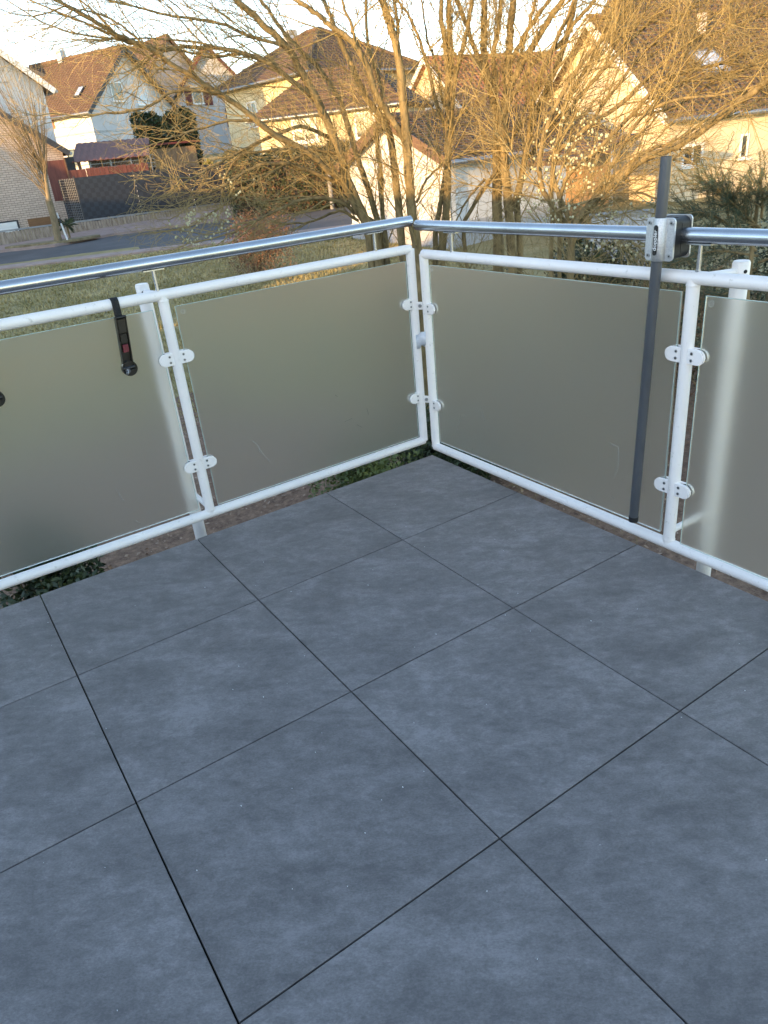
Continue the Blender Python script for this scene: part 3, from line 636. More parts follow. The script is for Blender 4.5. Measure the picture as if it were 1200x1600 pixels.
# -- big cream house on the right
cH = corner(1047, 172, 26.5)
hH = gable_house('house', 'large cream house with steep brown roof, skylight and two small windows', -12, cH, 'R', 7.6, 18, -2.2, cH.z-.05, at(896, 12, 26.5).z-.1, render_cream, roofBrown, whitetrim, ov=.4, rows=30)
def winpx(house, az, c0, u0, v0, u1, v1, zb, **k):
    # window on the long wall to the right of the corner: measured where the pixel rays meet that wall
    n = Vector((math.cos(R_(az+90)), math.sin(R_(az+90)), 0))
    def hit(u, v): d = ray(u, v); t = (c0-CAM).dot(n)/d.dot(n); return CAM+d*t
    a, b_ = hit(u0, v1), hit(u1, v0); mm = Matrix.Rotation(-R_(az+90), 3, 'Z')
    la, lb = mm @ (a-Vector((c0.x, c0.y, zb))), mm @ (b_-Vector((c0.x, c0.y, zb)))
    return window(house, Vector((0, la.y, la.z)), ZY, ZX, lb.y-la.y, lb.z-la.z, **k)
winpx(hH, -12, cH, 1063, 222, 1099, 262, -2.2, fr=.08, cols=2)
winpx(hH, -12, cH, 1153, 208, 1170, 248, -2.2, fr=.06, cols=1)
hh = cH.z-.05+2.2; rH = at(896, 12, 26.5).z-.1+2.2; sH = (rH-hh)/3.8
nrH = Vector((sH, 0, 1)).normalized(); urH = Vector((-1, 0, sH)).normalized()
for yy, xx in ((2.8, -1.5), (6.6, -1.5)):
    o = MB().box(Vector((xx, yy, hh-xx*sH+.18)), (1.2, 1.0, .12), (urH, ZY, nrH)).build('skylight', zinc, hH)
    MB().box(Vector((xx, yy, hh-xx*sH+.20)), (.95, .8, .12), (urH, ZY, nrH)).build('skylight_pane', winblue, o)
zr0 = rH+.10; zt9 = hh+.10+5.7*sH
r = MB(); slope(r, (-3.8, .1, zr0), (-3.8, 18.4, zr0), (-5.7, 18.4, zt9), (-5.7, 2.4, zt9), 9); r.build('upper_roof', roofBrown, hH)
r = MB(); slope(r, (-7.6, 2.4, hh+.2), (-7.6, 18.4, hh+.2), (-5.7, 18.4, zt9), (-5.7, 2.4, zt9), 12); r.build('upper_roof', roofBrown, hH)
MB().add([(-3.8, .1, zr0), (-5.7, 2.4, zt9), (-7.6, 2.4, hh+.2)], [(0, 1, 2)]).build('roof_hip', roofBrown, hH)
MB().tube([(-5.7, 2.4, zt9+.02), (-5.7, 18.4, zt9+.02)], .1, 8).build('ridge', roofBrown, hH)
o = MB().box(Vector((-2.9, 3.6, hh+2.9*sH+.35)), (.22, .22, .6)).build('vent_pipe', render_beige, hH)
# -- brick house far left
cA = corner(97, 236, 39); cA = Vector((cA.x, cA.y, cA.z))
hA = gable_house('house', 'pale brick house with white garage door behind the picket fence', 95, cA, 'R', 12, 9, g(34)-.1, cA.z, cA.z+4.3, brickM, roofDark, darktrim, ov=.25, rows=20)
hzA = cA.z-g(34)+.1
def gpx(u, v):
    n = Vector((math.cos(R_(95)), math.sin(R_(95)), 0)); d = ray(u, v); p = CAM+d*((cA-CAM).dot(n)/d.dot(n))
    return Matrix.Rotation(-R_(185), 3, 'Z') @ (p-Vector((cA.x, cA.y, g(34)-.1)))
pa_, pb_ = gpx(48, 362), gpx(93, 336); MB().bx(pa_.x, pb_.x, -.03, .02, pa_.z, pb_.z).build('brown_panel', brownpanel, hA)
ga_ = gpx(25, 346); gx1, gz1 = ga_.x, ga_.z
gd = MB(); gd.bx(gx1-3.1, gx1, -.04, .02, 0, gz1); gdo = gd.build('garage_door', whitetrim, hA)
for k in range(4): MB().bx(gx1-3.09, gx1-.01, -.052, -.041, .02+k*gz1/4, k*gz1/4+gz1/4-.02).build('door_panel', whitetrim, gdo)
MB().bx(gx1+.005, gx1+.08, -.05, .02, 0, gz1+.06).build('door_frame', darktrim, hA); MB().bx(gx1-3.1, gx1, -.05, .02, gz1+.005, gz1+.065).build('door_frame', darktrim, hA)
sb = MB(); sb.bx(.02, .55, .4, 3.0, 0, hzA-.25); sb.build('side_dark_block', darktrim, hA)  # plain dark box standing against the side of the brick house
# -- white house further back at the left
cB = corner(66, 135, 40)
hB = gable_house('house', 'white gabled house with pale verge board beside the bare street tree', 100, cB, 'R', 10.5, 5, .3, cB.z, cB.z+4.1, render_white, roofBrown, whitetrim, ov=.4, rows=16)
for z in (3.9, 5.1): MB().bx(-4.2, -1.4, -.03, .0, z, z+.05).build('grey_strip', zinc, hB)  # thin zinc-grey strips across the white gable
cB2 = corner(76, 122, 62)
hB2 = gable_house('house', 'small white gable with brown roof rising between the two white houses', 70, cB2, 'R', 4.8, 5, 1.5, cB2.z, at(55, 92, 62).z, render_white, roofBrown, darktrim, ov=.3, rows=14)

# -- unseen houses added towards the sun, roofs shaped to shade lawn and road
for k, (y, zb, hh1, hh2) in enumerate(((-7.6, -2.2, 3.0, 5.0), (-18.2, -1.6, 3.0, 5.2), (-28.8, -.9, 4.6, 7.4))):
    gable_house('house', ('unseen white gabled house added to shade the lawn, next to the flat-roofed house', 'unseen white gabled house added between two others to shade lawn and road', 'unseen taller white gabled house added to shade the road and the brick house')[k], 90, Vector((15.5, y, 0)), 'R', 10, 9.7, zb, zb+hh1, zb+hh2, render_white, roofDark, woodtrim, rows=8)
# ================================================================== FENCES, STREET
def fpt(s, z): t = fenceline(s); return W(s, t, g(min(t, 33.5))+.0+z)
pf = empty('picket_fence', fpt(-9, 0), 0, 'low weathered picket fence with grey cap rail along the far pavement', 'fence')
fdir = (fpt(3, 0)-fpt(-8.9, 0)); fdir.z = 0; fdir.normalize(); fang = math.atan2(fdir.y, fdir.x)
pm = MB(); pm.bevbox((0, 0, .24), (.105, .03, .48), .012); PKM = pm.mesh('picket'); PKM.materials.append(picketM)
L0 = fpt(-15, 0); tot = (fpt(4, 0)-fpt(-9, 0)).length
x = -6.6; kk = 0
base = fpt(-9, 0); up = (fpt(4, 0).z-base.z)
while x < 14.2:
    p = base+fdir*x; sloc = (p-O2).dot(S2)
    inst('picket', PKM, None, pf, fdir*x+Vector((0, 0, random.uniform(-.012, .012)))+Vector((0, 0, .11)), (0, 0, fang+random.uniform(-.03, .03)), (random.uniform(.9, 1.05), 1, random.uniform(.95, 1.03))); x += .118
MB().box(fdir*3.8+Vector((0, 0, .62)), (20.9, .075, .065), (fdir, Vector((-fdir.y, fdir.x, 0)), ZZ)).build('cap_rail', zinc, pf)
# anthracite woven privacy fence
fn = Vector((-fdir.y, fdir.x, 0)); fn = fn if fn.dot(T2) > 0 else -fn
b0 = base+fdir*3.62+fn*.9
pv = empty('privacy_fence', b0, fang, 'dark anthracite woven privacy fence behind the picket fence', 'fence')
sy = 1 if Vector((-math.sin(fang), math.cos(fang), 0)).dot(fn) > 0 else -1
for k in range(5):
    MB().bx(k*2.5+.03, k*2.5+2.47, -.02, .02, .15, 2.28).build('woven_panel', weaveM, pv)
for k in range(6): MB().bx(k*2.5-.03, k*2.5+.03, -.03, .03, 0, 2.34).build('fence_post', darktrim, pv)
for k in range(1, 3):
    st_ = MB()
    for z in range(10): st_.box((k*2.5, -sy*.036, .25+z*.21), (.022, .012, .035))
    st_.build('clip', whitetrim, pv)
rt = MB()
for k in range(9): rt.tube([(-.04-k*.05, sy*k*.12, .15), (-.04-k*.05, sy*k*.12, 2.28)], .008, 5)
for k in range(22): rt.tube([(-.03, 0, .2+k*.097), (-.46, sy*1.02, .2+k*.097)], .010, 5)
rt.build('mesh_return', zinc, pv)
for k in range(10): MB().box((-.03-.045*k-.03, sy*(.05+.1*k)+sy*.06, 1.2), (.055, .012, 2.1)).build('woven_strip', weaveM, pv)
# red board fence above, with wire railing
b1 = base+fdir*3.9+fn*3.6; b1.z = at(120, 296, 37.5).z
rf = empty('board_fence', b1, fang, 'red-brown vertical board fence above the dark privacy fence', 'fence')
bm1 = MB(); bm1.bevbox((0, 0, .45), (.19, .03, .9), .01); RBM = bm1.mesh('board'); RBM.materials.append(redboard)
for k in range(18): inst('board', RBM, None, rf, (.10+k*.205, 0, random.uniform(-.02, .02)-.1), (0, random.uniform(-.01, .01), random.uniform(-.04, .04)))
sb_ = MB(); sb_.bx(-.9, -.02, sy*.02, sy*.06, -.4, 1.25); sb_.build('side_screen', redboard, rf)
MB().bx(-.02, .04, -.05, .05, -.5, 1.3).build('fence_post', woodtrim, rf)
wr = empty('wire_railing', b1+fn*.8+Vector((0, 0, .55)), fang, 'grey metal mesh railing above the red board fence', 'railing')
for k in range(5): MB().bx(.25+k*.95, .32+k*.95, -.03, .03, -.5, .66).build('railing_post', zinc, wr)
for k in range(4): MB().bx(0, 4.3, -.012, .012, .06+k*.17, .085+k*.17).build('railing_bar', zinc, wr)
mm_ = MB()
for k in range(60): mm_.bx(.02+k*.072, .028+k*.072, -.006, .006, 0, .6)
mm_.build('mesh_wires', zinc, wr)
# garden shelter with red sheet roof
gs0 = at(120, 252, 40); gs = empty('garden_shelter', gs0-Vector((0, 0, 1.2)), fang, 'open garden shelter with reddish corrugated sheet roof', 'shelter')
rfm = MB(); nc = 24; V = []
for j in range(2):
    for k in range(nc+1): V.append((-.35+k*(3.6/nc)+(j*.9), sy*(-.6+j*2.6), 1.15+j*.85+(.03 if k % 2 else 0)))
rfm.add(V, [(k, k+1, nc+2+k, nc+1+k) for k in range(nc)]); ro = rfm.build('sheet_roof', pinkroof, gs); md = ro.modifiers.new('t', 'SOLIDIFY'); md.thickness = .03
for xx, yy, hz in ((0, -.4, 1.15), (2.9, -.4, 1.15), (1.0, 1.9, 1.95), (3.9, 1.9, 1.95)): MB().bx(xx-.06, xx+.06, sy*yy-.06, sy*yy+.06, -.8, hz).build('shelter_post', woodtrim, gs)
MB().bx(.9, 3.95, sy*1.95-.02, sy*1.95+.02, -.8, 1.8).build('back_screen', mat('aged_timber', (.16, .10, .055), (.26, .17, .10), rough=.8, scale=4, stretch=(5, 5, .5)), gs)
MB().bx(3.9, 6.2, sy*1.2-.02, sy*1.2+.02, -.8, 1.45).build('side_screen', MATS['aged_timber'], gs)
MB().bx(2.9, 6.4, sy*.9, sy*2.2, 1.6, 1.68).build('flat_cover', redtrim, gs)
# marker post and traffic sign
mpb = W(-6.0, 31.35, g(32)+.16); mp_ = empty('marker_post', mpb, 0, 'white marker post with black band beside the street tree', 'post')
tl = Vector((-.07, 0, 1)).normalized(); mx_ = S2*-.12
MB().tube([(0, 0, 0), mx_*.62+ZZ*.62], .035, 10).build('post_shaft', whitetrim, mp_); MB().tube([mx_*.62+ZZ*.62, mx_*.8+ZZ*.8], .0355, 10).build('black_band', darktrim, mp_); MB().tube([mx_*.8+ZZ*.8, mx_*1.0+ZZ*1.0], .035, 10).build('post_top', whitetrim, mp_)
sgp = at(531, 328, 34); sg = empty('traffic_sign', Vector((sgp.x, sgp.y, gxy(sgp))), 0, 'small red and white traffic sign on a grey post by the road', 'sign')
MB().tube([(0, 0, 0), (0, 0, 1.9)], .03, 8).build('sign_post', zinc, sg)
tc_ = (CAM-sgp); tc_.z = 0; tc_.normalize(); sx_ = Vector((-tc_.y, tc_.x, 0))
MB().box(tc_*.05+ZZ*1.55, (.26, .03, .75), (sx_, tc_, ZZ)).build('sign_plate', whitetrim, sg)
for k in range(2): MB().box(tc_*.067+ZZ*(1.34+k*.36), (.262, .006, .19), (sx_, tc_, ZZ)).build('red_stripe', redtrim, sg)
pl = at(519, 320, 33); MB().tube([Vector((pl.x, pl.y, gxy(pl))), Vector((pl.x, pl.y, gxy(pl)+1.5))], .09, 10).build('concrete_post', concrete, label='thick grey concrete post beside the traffic sign', cat='post')
# low pale garden wall below the cream house
wa, wb = at(925, 330, 17), at(1018, 326, 17); wd = wb-wa; wd.z = 0; ww = empty('garden_wall', Vector((wa.x, wa.y, gxy(wa)-.2)), math.atan2(wd.y, wd.x), 'low pale grey garden wall below the cream house', 'wall')
hw = wa.z-gxy(wa)+.15
MB().bx(0, wd.length, -.12, .12, 0, hw-.06).build('wall_body', render_grey, ww); MB().bx(-.05, wd.length+.05, -.16, .16, hw-.06, hw).build('coping', concrete, ww)
# timber porch between garage and cream house
tp0 = at(884, 292, 21); tz = gxy(tp0); tw = empty('timber_shed', Vector((tp0.x, tp0.y, tz)), R_(-12+90), 'small timber shed with dark sloping roof beside the garage', 'shed')
htw = at(884, 240, 21).z-tz
MB().bx(0, .75, 0, .8, 0, htw-.05).build('wall', mat('honey_timber', (.30, .18, .08), (.22, .13, .055), rough=.75, scale=4, stretch=(6, 6, .5)), tw)
r = MB(); slope(r, (-1.4, -.4, htw-.15), (1.2, -.4, htw-.15), (1.2, 1.3, htw+.3), (-1.4, 1.3, htw+.3), 8); r.build('roof', roofDark, tw)
# overhead wires
for k, (v0, v1) in enumerate(((19, 30), (31, 40), (57, 62), (68, 73))):
    a, b_ = at(-260, v0-8, 110), at(560, v1+60, 110)
    pts = [a.lerp(b_, q/12)-ZZ*(2.2*(1-(2*q/12-1)**2)) for q in range(13)]
    MB().tube(pts, .022, 5).build('power_line', darktrim, label=('topmost of the thin overhead power lines in the sky', 'second highest of the thin overhead power lines', 'second lowest of the thin overhead power lines', 'lowest of the thin overhead power lines above the roofs')[k], cat='power line', group='overhead power lines')
for u, v in ((-260, 8), (560, 88)):
    a = at(u, v, 110); MB().tube([Vector((a.x, a.y, 3)), Vector((a.x, a.y, a.z))], .25, 8).build('utility_pole', concrete, label='utility pole holding the power lines '+('behind the yellow house' if u > 0 else 'beyond the brick house'), cat='pole', group='utility poles')

# ================================================================== TREES
rt_ = random.Random(11)
def rdir(d, ang, rng):
    d = d.normalized(); a = Vector((rng.gauss(0, 1), rng.gauss(0, 1), rng.gauss(0, 1))); a = (a-d*a.dot(d)).normalized()
    return (d*math.cos(ang)+a*math.sin(ang)).normalized()
def crpts(P, n):
    """smooth the hand-traced polyline (Catmull-Rom)"""
    out = []; Q = [P[0]*2-P[1]]+P+[P[-1]*2-P[-2]]
    for i in range(1, len(Q)-2):
        for k in range(n):
            t = k/n; a, b, c, d = Q[i-1:i+3]
            out.append(.5*((2*b)+(c-a)*t+(2*a-5*b+4*c-d)*t*t+(3*b-a-3*c+d)*t**3))
    out.append(Q[-2]); return out
class Twigs:
    def __init__(s): s.m1 = MB(); s.tips = []
    def grow(s, p, d, L, r, lv, rng, trop=Vector((0, 0, .0)), wig=.16, spacing=(.13, .09, .08), lens=((.35, .8), (.22, .6), (.3, .7)), maxlv=3, segs=(6, 4, 2), rec=True):
        n = segs[min(lv-1, len(segs)-1)]; pts = [p]; dd = d.normalized(); st = L/n
        for i in range(n):
            dd = (dd+Vector((rng.gauss(0, wig), rng.gauss(0, wig), rng.gauss(0, wig)))+trop).normalized(); p = p+dd*st; pts.append(p)
        rad = [max(.0012, r*(1-.75*i/n)) for i in range(n+1)]
        s.m1.tube(pts, rad, 4 if lv == 1 else 3, caps=False, smooth=lv == 1)
        s.tips.append(pts[-1]); s.tips.append(pts[-2])
        if lv >= maxlv: return
        k = int(L/spacing[lv]+rng.random())
        for _ in range(k):
            f = rng.uniform(.15, 1); x = f*n; i = min(int(x), n-1); q = pts[i].lerp(pts[i+1], x-i)
            lo, hi = lens[lv]; l2 = L*rng.uniform(lo, hi)*(1.15-.6*f)
            l2 = min(l2, (.9, .6, .32)[lv]) if lv < 3 else l2
            s.grow(q, rdir(pts[i+1]-pts[i], R_(rng.uniform(22, 55)), rng), max(.05, l2), rad[i]*rng.uniform(.45, .7), lv+1, rng, trop, wig, spacing, lens, maxlv, segs)
def willow(label, base_u, base_d, stems, group, seed, spacing=.15, child_len=(.5, 1.5), trop=Vector((0, 0, .02)), start=.3, dens=(.12, .10, .085)):
    """stems: list of (pixel polyline, width px start, width px end, dist start, dist end, to_ground)"""
    rng = random.Random(seed); b = at(base_u, 420, base_d); bz = gxy(b); B = Vector((b.x, b.y, bz))
    e = empty('willow_tree', B, 0, label, 'tree', group); T = Twigs(); heads = []
    for pl_, w0, w1, d0, d1, gr in stems:
        n = len(pl_); P = [at(u, v, d0+(d1-d0)*i/(n-1)) for i, (u, v) in enumerate(pl_)]
        P = [p-B for p in P]
        if gr:
            f = P[0]; foot = Vector((f.x*.55, f.y*.55, -.15)); P = [foot, foot.lerp(f, .5)+Vector((rng.gauss(0, .02), rng.gauss(0, .02), 0))]+P
        S_ = crpts(P, 5)
        for q in range(1, len(S_)-1): S_[q] = S_[q]+Vector((rng.gauss(0, .004), rng.gauss(0, .004), rng.gauss(0, .004)))
        m = len(S_); ppm = FPX/(d0*.98)
        r0, r1 = .80*w0/ppm/2, .74*w1/ppm/2; rad = [(r0+(r1-r0)*i/(m-1))*(1+.03*rng.gauss(0, 1)) for i in range(m)]
        if gr: rad[0] *= 1.25
        mb2 = MB(); mb2.tube(S_, rad, 9, caps=True); mb2.build('stem' if gr else 'limb', barkM, e)
        # side branches
        Lt = sum((S_[i+1]-S_[i]).length for i in range(m-1)); acc = 0; nxt = Lt*(start if gr else .12)
        for i in range(m-1):
            sl_ = (S_[i+1]-S_[i]).length
            while acc+sl_ > nxt:
                q = S_[i].lerp(S_[i+1], (nxt-acc)/sl_); f = nxt/Lt
                L = rng.uniform(*child_len)*(1.1-.35*f)*(1 if w1 > 3 or label.startswith('flow') else .7)
                T.grow(q, rdir(S_[i+1]-S_[i], R_(rng.uniform(18, 52)), rng), L, min(rad[i]*.5, .0028+.0036*L), 1, rng, trop, spacing=dens)
                nxt += spacing*rng.uniform(.5, 1.5)
            acc += sl_
        tip = (S_[-1]-S_[-3]).normalized()
        for _ in range(3): T.grow(S_[-1], rdir(tip, R_(rng.uniform(2, 22)), rng), rng.uniform(.9, 1.7)*(1 if w1 > 3 else .55), min(rad[-1]*.8, .011), 1, rng, trop, spacing=dens)
    T.m1.build('twigs', twigM, e, kind='stuff')
    return e, T, B
GW = 'bare willows beyond the railing'
A = [
 ([(588, 372), (570, 340), (545, 285), (527, 227), (500, 163), (477, 123), (447, 72), (410, 37), (377, 7), (345, -25)], 19, 9, 8.6, 8.0, True),
 ([(500, 165), (480, 143), (447, 120), (423, 100), (367, 80), (300, 73), (240, 76), (190, 62)], 10, 4, 8.4, 7.6, False),
 ([(575, 372), (556, 325), (533, 280), (513, 267), (480, 237), (433, 213), (400, 187), (360, 157), (320, 133), (290, 113), (227, 73), (187, 57), (143, 30), (100, 7)], 14, 5, 8.6, 7.2, True),
 ([(557, 333), (540, 320), (507, 310), (473, 312), (440, 325), (400, 345)], 8, 4, 8.6, 8.0, False),
 ([(548, 290), (510, 278), (470, 262), (440, 255), (395, 262), (350, 290), (315, 308)], 9, 3, 8.6, 7.8, False),
 ([(525, 240), (470, 232), (420, 236), (378, 242), (352, 275), (347, 300)], 6, 3, 8.6, 8.2, False),
 ([(515, 215), (470, 198), (420, 215), (370, 240), (330, 262), (300, 278)], 7, 3, 8.6, 7.8, False),
 ([(345, 147), (310, 142), (270, 143), (235, 165), (205, 173), (158, 178)], 6, 3, 7.8, 7.4, False),
 ([(598, 390), (586, 330), (567, 270), (548, 210), (530, 155), (497, 105), (470, 80), (440, 45), (405, -5)], 14, 6, 8.9, 8.9, True),
 ([(400, 187), (350, 190), (300, 205), (265, 216)], 5, 2.5, 8, 7.6, False),
 ([(447, 72), (400, 60), (340, 35), (270, 25), (210, 10)], 6, 3, 8.2, 7.6, False),
 ([(360, 80), (300, 65), (230, 60), (160, 62)], 4, 2, 7.9, 7.4, False),
 ([(227, 73), (190, 40), (150, 20), (115, 15)], 4, 2, 7.4, 7.1, False),
 ([(423, 100), (380, 85), (330, 90), (280, 78), (240, 85)], 5, 3, 8.1, 7.7, False),
 ([(560, 345), (530, 330), (490, 345), (450, 350)], 6, 3, 8.7, 8.5, False),
 ([(480, 237), (440, 260), (400, 285), (350, 320), (320, 340)], 5, 3, 8.4, 8.1, False),
]
tA, TA, BA = willow('bare multi-stemmed willow arching far over the lawn towards the street tree', 590, 8.7, A, GW, 21, spacing=.108, start=.45)
Bs = [
 ([(652, 400), (643, 333), (637, 233), (633, 187), (627, 127), (620, 77), (607, 30), (597, -5), (590, -50)], 21, 11, 8.4, 8.2, True),
 ([(636, 225), (618, 195), (600, 168), (585, 140), (573, 103), (557, 73), (540, 57), (513, 37), (495, 22), (455, -5)], 13, 7, 8.4, 8.1, False),
 ([(628, 375), (620, 300), (612, 225), (600, 187), (575, 158), (555, 115), (537, 75), (520, 35), (503, -5)], 17, 7, 8.6, 8.6, True),
 ([(602, 372), (596, 300), (591, 240), (590, 200), (597, 150), (588, 110), (575, 70), (572, 0), (572, -40)], 10, 5, 8.8, 9, True),
 ([(620, 80), (622, 40), (615, 0), (612, -40)], 7, 5, 8.3, 8.3, False),
 ([(573, 103), (555, 60), (545, 30), (530, -10)], 7, 4, 8.3, 8.3, False),
]
tB, TB, BB = willow('bare willow with two thick mossy stems rising behind the railing corner', 640, 8.5, Bs, GW, 22, spacing=.12, start=.48)
Cs = [
 ([(690, 395), (697, 333), (700, 250), (703, 183), (707, 133), (703, 67), (702, 0), (702, -50)], 17, 9, 8.8, 8.8, True),
 ([(701, 215), (700, 133), (697, 83), (690, 33), (689, -5), (688, -40)], 10, 7, 8.8, 8.7, False),
 ([(707, 140), (720, 87), (730, 47), (738, 0), (745, -40)], 9, 6, 8.8, 8.7, False),
 ([(700, 205), (682, 160), (670, 110), (657, 67), (643, 33), (625, 5)], 8, 4, 8.8, 8.9, False),
 ([(680, 385), (688, 320), (696, 270), (701, 230)], 12, 8, 8.9, 8.8, True),
 ([(650, 317), (668, 280), (690, 258), (714, 246)], 5, 3, 8.6, 8.7, False),
 ([(703, 183), (690, 150), (684, 110), (668, 60), (660, 10)], 6, 3, 8.9, 9.1, False),
]
tC, TC, BC = willow('slender bare willow with forked top in front of the garage roof', 690, 8.9, Cs, GW, 23, spacing=.125, start=.48)
Ds = [
 ([(778, 390), (777, 333), (777, 233), (777, 187), (770, 150), (757, 95), (757, 45), (756, -10), (755, -50)], 23, 9, 9, 9, True),
 ([(772, 155), (758, 118), (747, 90), (730, 43), (713, 0), (700, -30)], 10, 6, 9, 9, False),
 ([(776, 165), (772, 110), (772, 83), (780, 33), (783, -5), (785, -40)], 10, 7, 9, 9, False),
 ([(800, 390), (795, 330), (788, 250), (788, 190), (792, 130), (794, 90), (797, 50), (802, 0), (806, -50)], 19, 11, 8.8, 8.8, True),
 ([(789, 175), (800, 133), (820, 93), (850, 43), (877, 3), (905, -35)], 14, 8, 8.8, 8.8, False),
 ([(790, 115), (813, 67), (837, 30), (853, 7), (880, -25)], 8, 5, 8.8, 8.8, False),
 ([(795, 150), (803, 127), (820, 60), (833, 17), (840, -30)], 7, 5, 8.9, 8.9, False),
 ([(790, 167), (812, 135), (833, 100), (877, 67), (900, 33), (930, 0)], 10, 6, 8.8, 8.7, False),
 ([(725, 372), (735, 330), (757, 293), (777, 263), (790, 235)], 9, 6, 8.9, 8.9, True),
 ([(812, 385), (808, 320), (820, 250), (833, 187), (857, 133), (883, 67), (900, 0), (910, -40)], 14, 8, 8.9, 8.8, True),
 ([(757, 280), (735, 305), (715, 340)], 5, 3, 8.9, 8.7, False),
 ([(820, 250), (850, 215), (880, 165), (915, 110), (940, 60), (960, 10)], 8, 5, 8.9, 8.8, False),
]
tD, TD, BD = willow('bare willow with a broad fan of thick stems above the handrail', 785, 8.9, Ds, GW, 24, spacing=.14, start=.5)
Es = [
 ([(893, 385), (927, 317), (1000, 253), (1060, 227), (1120, 187), (1153, 160), (1183, 140), (1205, 122), (1250, 95)], 15, 9, 7.8, 7.2, True),
 ([(890, 375), (910, 333), (950, 283), (1007, 240), (1050, 222), (1087, 200)], 10, 4, 7.9, 7.7, True),
 ([(885, 352), (850, 300), (843, 250), (860, 187), (900, 110), (957, 43), (987, 0), (1010, -40)], 10, 6, 8.1, 8.3, False),
 ([(890, 345), (868, 290), (866, 240), (893, 167), (943, 110), (987, 60), (1033, 20), (1067, -10)], 9, 5, 8.0, 8.2, False),
 ([(862, 350), (867, 250), (917, 200), (973, 160), (1033, 100), (1083, 63), (1133, 47), (1200, 20), (1250, 0)], 10, 4, 8.1, 7.8, True),
 ([(875, 350), (883, 283), (933, 233), (987, 180), (1030, 130), (1077, 110), (1133, 97), (1200, 67), (1250, 50)], 9, 4, 8, 7.6, True),
 ([(800, 330), (812, 285), (822, 233), (840, 133), (867, 67), (890, 20), (905, -30)], 10, 6, 8.8, 8.6, False),
 ([(930, 300), (955, 260), (1000, 187), (1053, 157), (1133, 147), (1200, 130)], 7, 3, 7.8, 7.4, False),
 ([(917, 200), (960, 140), (1000, 90), (1040, 50), (1080, 15)], 6, 3, 8.1, 8, False),
 ([(987, 180), (1050, 170), (1110, 130), (1180, 100)], 5, 3, 7.9, 7.6, False),
 ([(943, 110), (960, 70), (1000, 30), (1020, -10)], 5, 3, 8.2, 8.2, False),
 ([(870, 330), (930, 310), (990, 300), (1040, 315)], 5, 3, 7.7, 7.4, False),
 ([(880, 360), (930, 350), (980, 372), (1010, 400)], 5, 3, 7.6, 7.3, False),
]
tE, TE, BE = willow('flowering willow with pale catkins leaning across the cream house', 880, 8.0, Es, GW, 25, spacing=.118, start=.45, child_len=(.5, 1.9))
# catkins sit on the twigs
def catkins(T, B, e, regions, prob, seed, n=400):
    rng = random.Random(seed); m = MB(); cnt = 0
    def pix(p):
        q = p-CAM; z = q.dot(RZ); return 600+FPX*q.dot(RX)/z, 800+FPX*q.dot(RY)/z
    ico = [Vector(v).normalized() for v in ((0, 0, 1), (.9, 0, .4), (.28, .85, .4), (-.72, .53, .4), (-.72, -.53, .4), (.28, -.85, .4), (.72, .53, -.4), (-.28, .85, -.4), (-.9, 0, -.4), (-.28, -.85, -.4), (.72, -.53, -.4), (0, 0, -1))]
    icf = [(0, 1, 2), (0, 2, 3), (0, 3, 4), (0, 4, 5), (0, 5, 1), (1, 6, 2), (2, 7, 3), (3, 8, 4), (4, 9, 5), (5, 10, 1), (2, 6, 7), (3, 7, 8), (4, 8, 9), (5, 9, 10), (1, 10, 6), (11, 7, 6), (11, 8, 7), (11, 9, 8), (11, 10, 9), (11, 6, 10)]
    for t in T.tips:
        u, v = pix(t+B)
        for (cx, cy, rx, ry, pr) in regions:
            if ((u-cx)/rx)**2+((v-cy)/ry)**2 < 1 and rng.random() < pr*prob:
                for _ in range(rng.randint(1, 3)):
                    c = t+Vector((rng.gauss(0, .02), rng.gauss(0, .02), rng.gauss(0, .02))); s_ = rng.uniform(.008, .014)
                    m.add([c+Vector((i.x*s_, i.y*s_, i.z*s_*1.25)) for i in ico], icf, True)
                break
    m.build('catkins', catkinM, e, kind='stuff')
catkins(TE, BE, tE, [(895, 210, 60, 42, .16), (880, 300, 70, 60, .09), (985, 345, 90, 40, .07), (960, 400, 120, 40, .05)], 1.0, 5)
catkins(TA, BA, tA, [(325, 355, 60, 30, .10), (360, 285, 40, 20, .05)], 1.0, 6)
# street tree
def street_tree():
    b = W(-6.35, 31.4, g(31.4)+.16); e = empty('street_tree', b, 0, 'young bare street tree with upswept shoots on the planted island', 'tree'); rng = random.Random(5)
    top = at(76, 312, 31.6)-b; m = MB(); S_ = crpts([Vector((0, 0, 0)), top*.5+S2*.03, top], 5); m.tube(S_, [.17, .14]+[.125]*(len(S_)-2), 12); m.build('trunk', bark2, e)
    T = Twigs(); leadtop = at(66, 240, 31.6)-b; m = MB(); S_ = crpts([top*.97, (top+leadtop)/2, leadtop], 4); m.tube(S_, [.10-.06*i/(len(S_)-1) for i in range(len(S_))], 8); m.build('leader', bark2, e)
    for k in range(66):
        f = rng.random(); p = (top*.98).lerp(leadtop, f*.9)
        lean = rng.uniform(-.75, .42)*(1-.25*f); L = rng.uniform(2.2, 5.8)*(1-.25*abs(lean))
        d = (ZZ+S2*(lean-.10)+T2*rng.uniform(-.6, .6)).normalized()
        T.grow(p, d, L, rng.uniform(.012, .023), 1, rng, Vector((0, 0, .03)), wig=.045, spacing=(.5, .5, .3), lens=((.3, .5), (.12, .35), (.2, .4)), maxlv=2, segs=(7, 4))
    for q in range(len(T.m1.v)): pass
    T.m1.build('shoots', mat('street_twig', (.15, .115, .06), (.21, .155, .085), rough=.7, scale=2), e, kind='stuff')
street_tree()
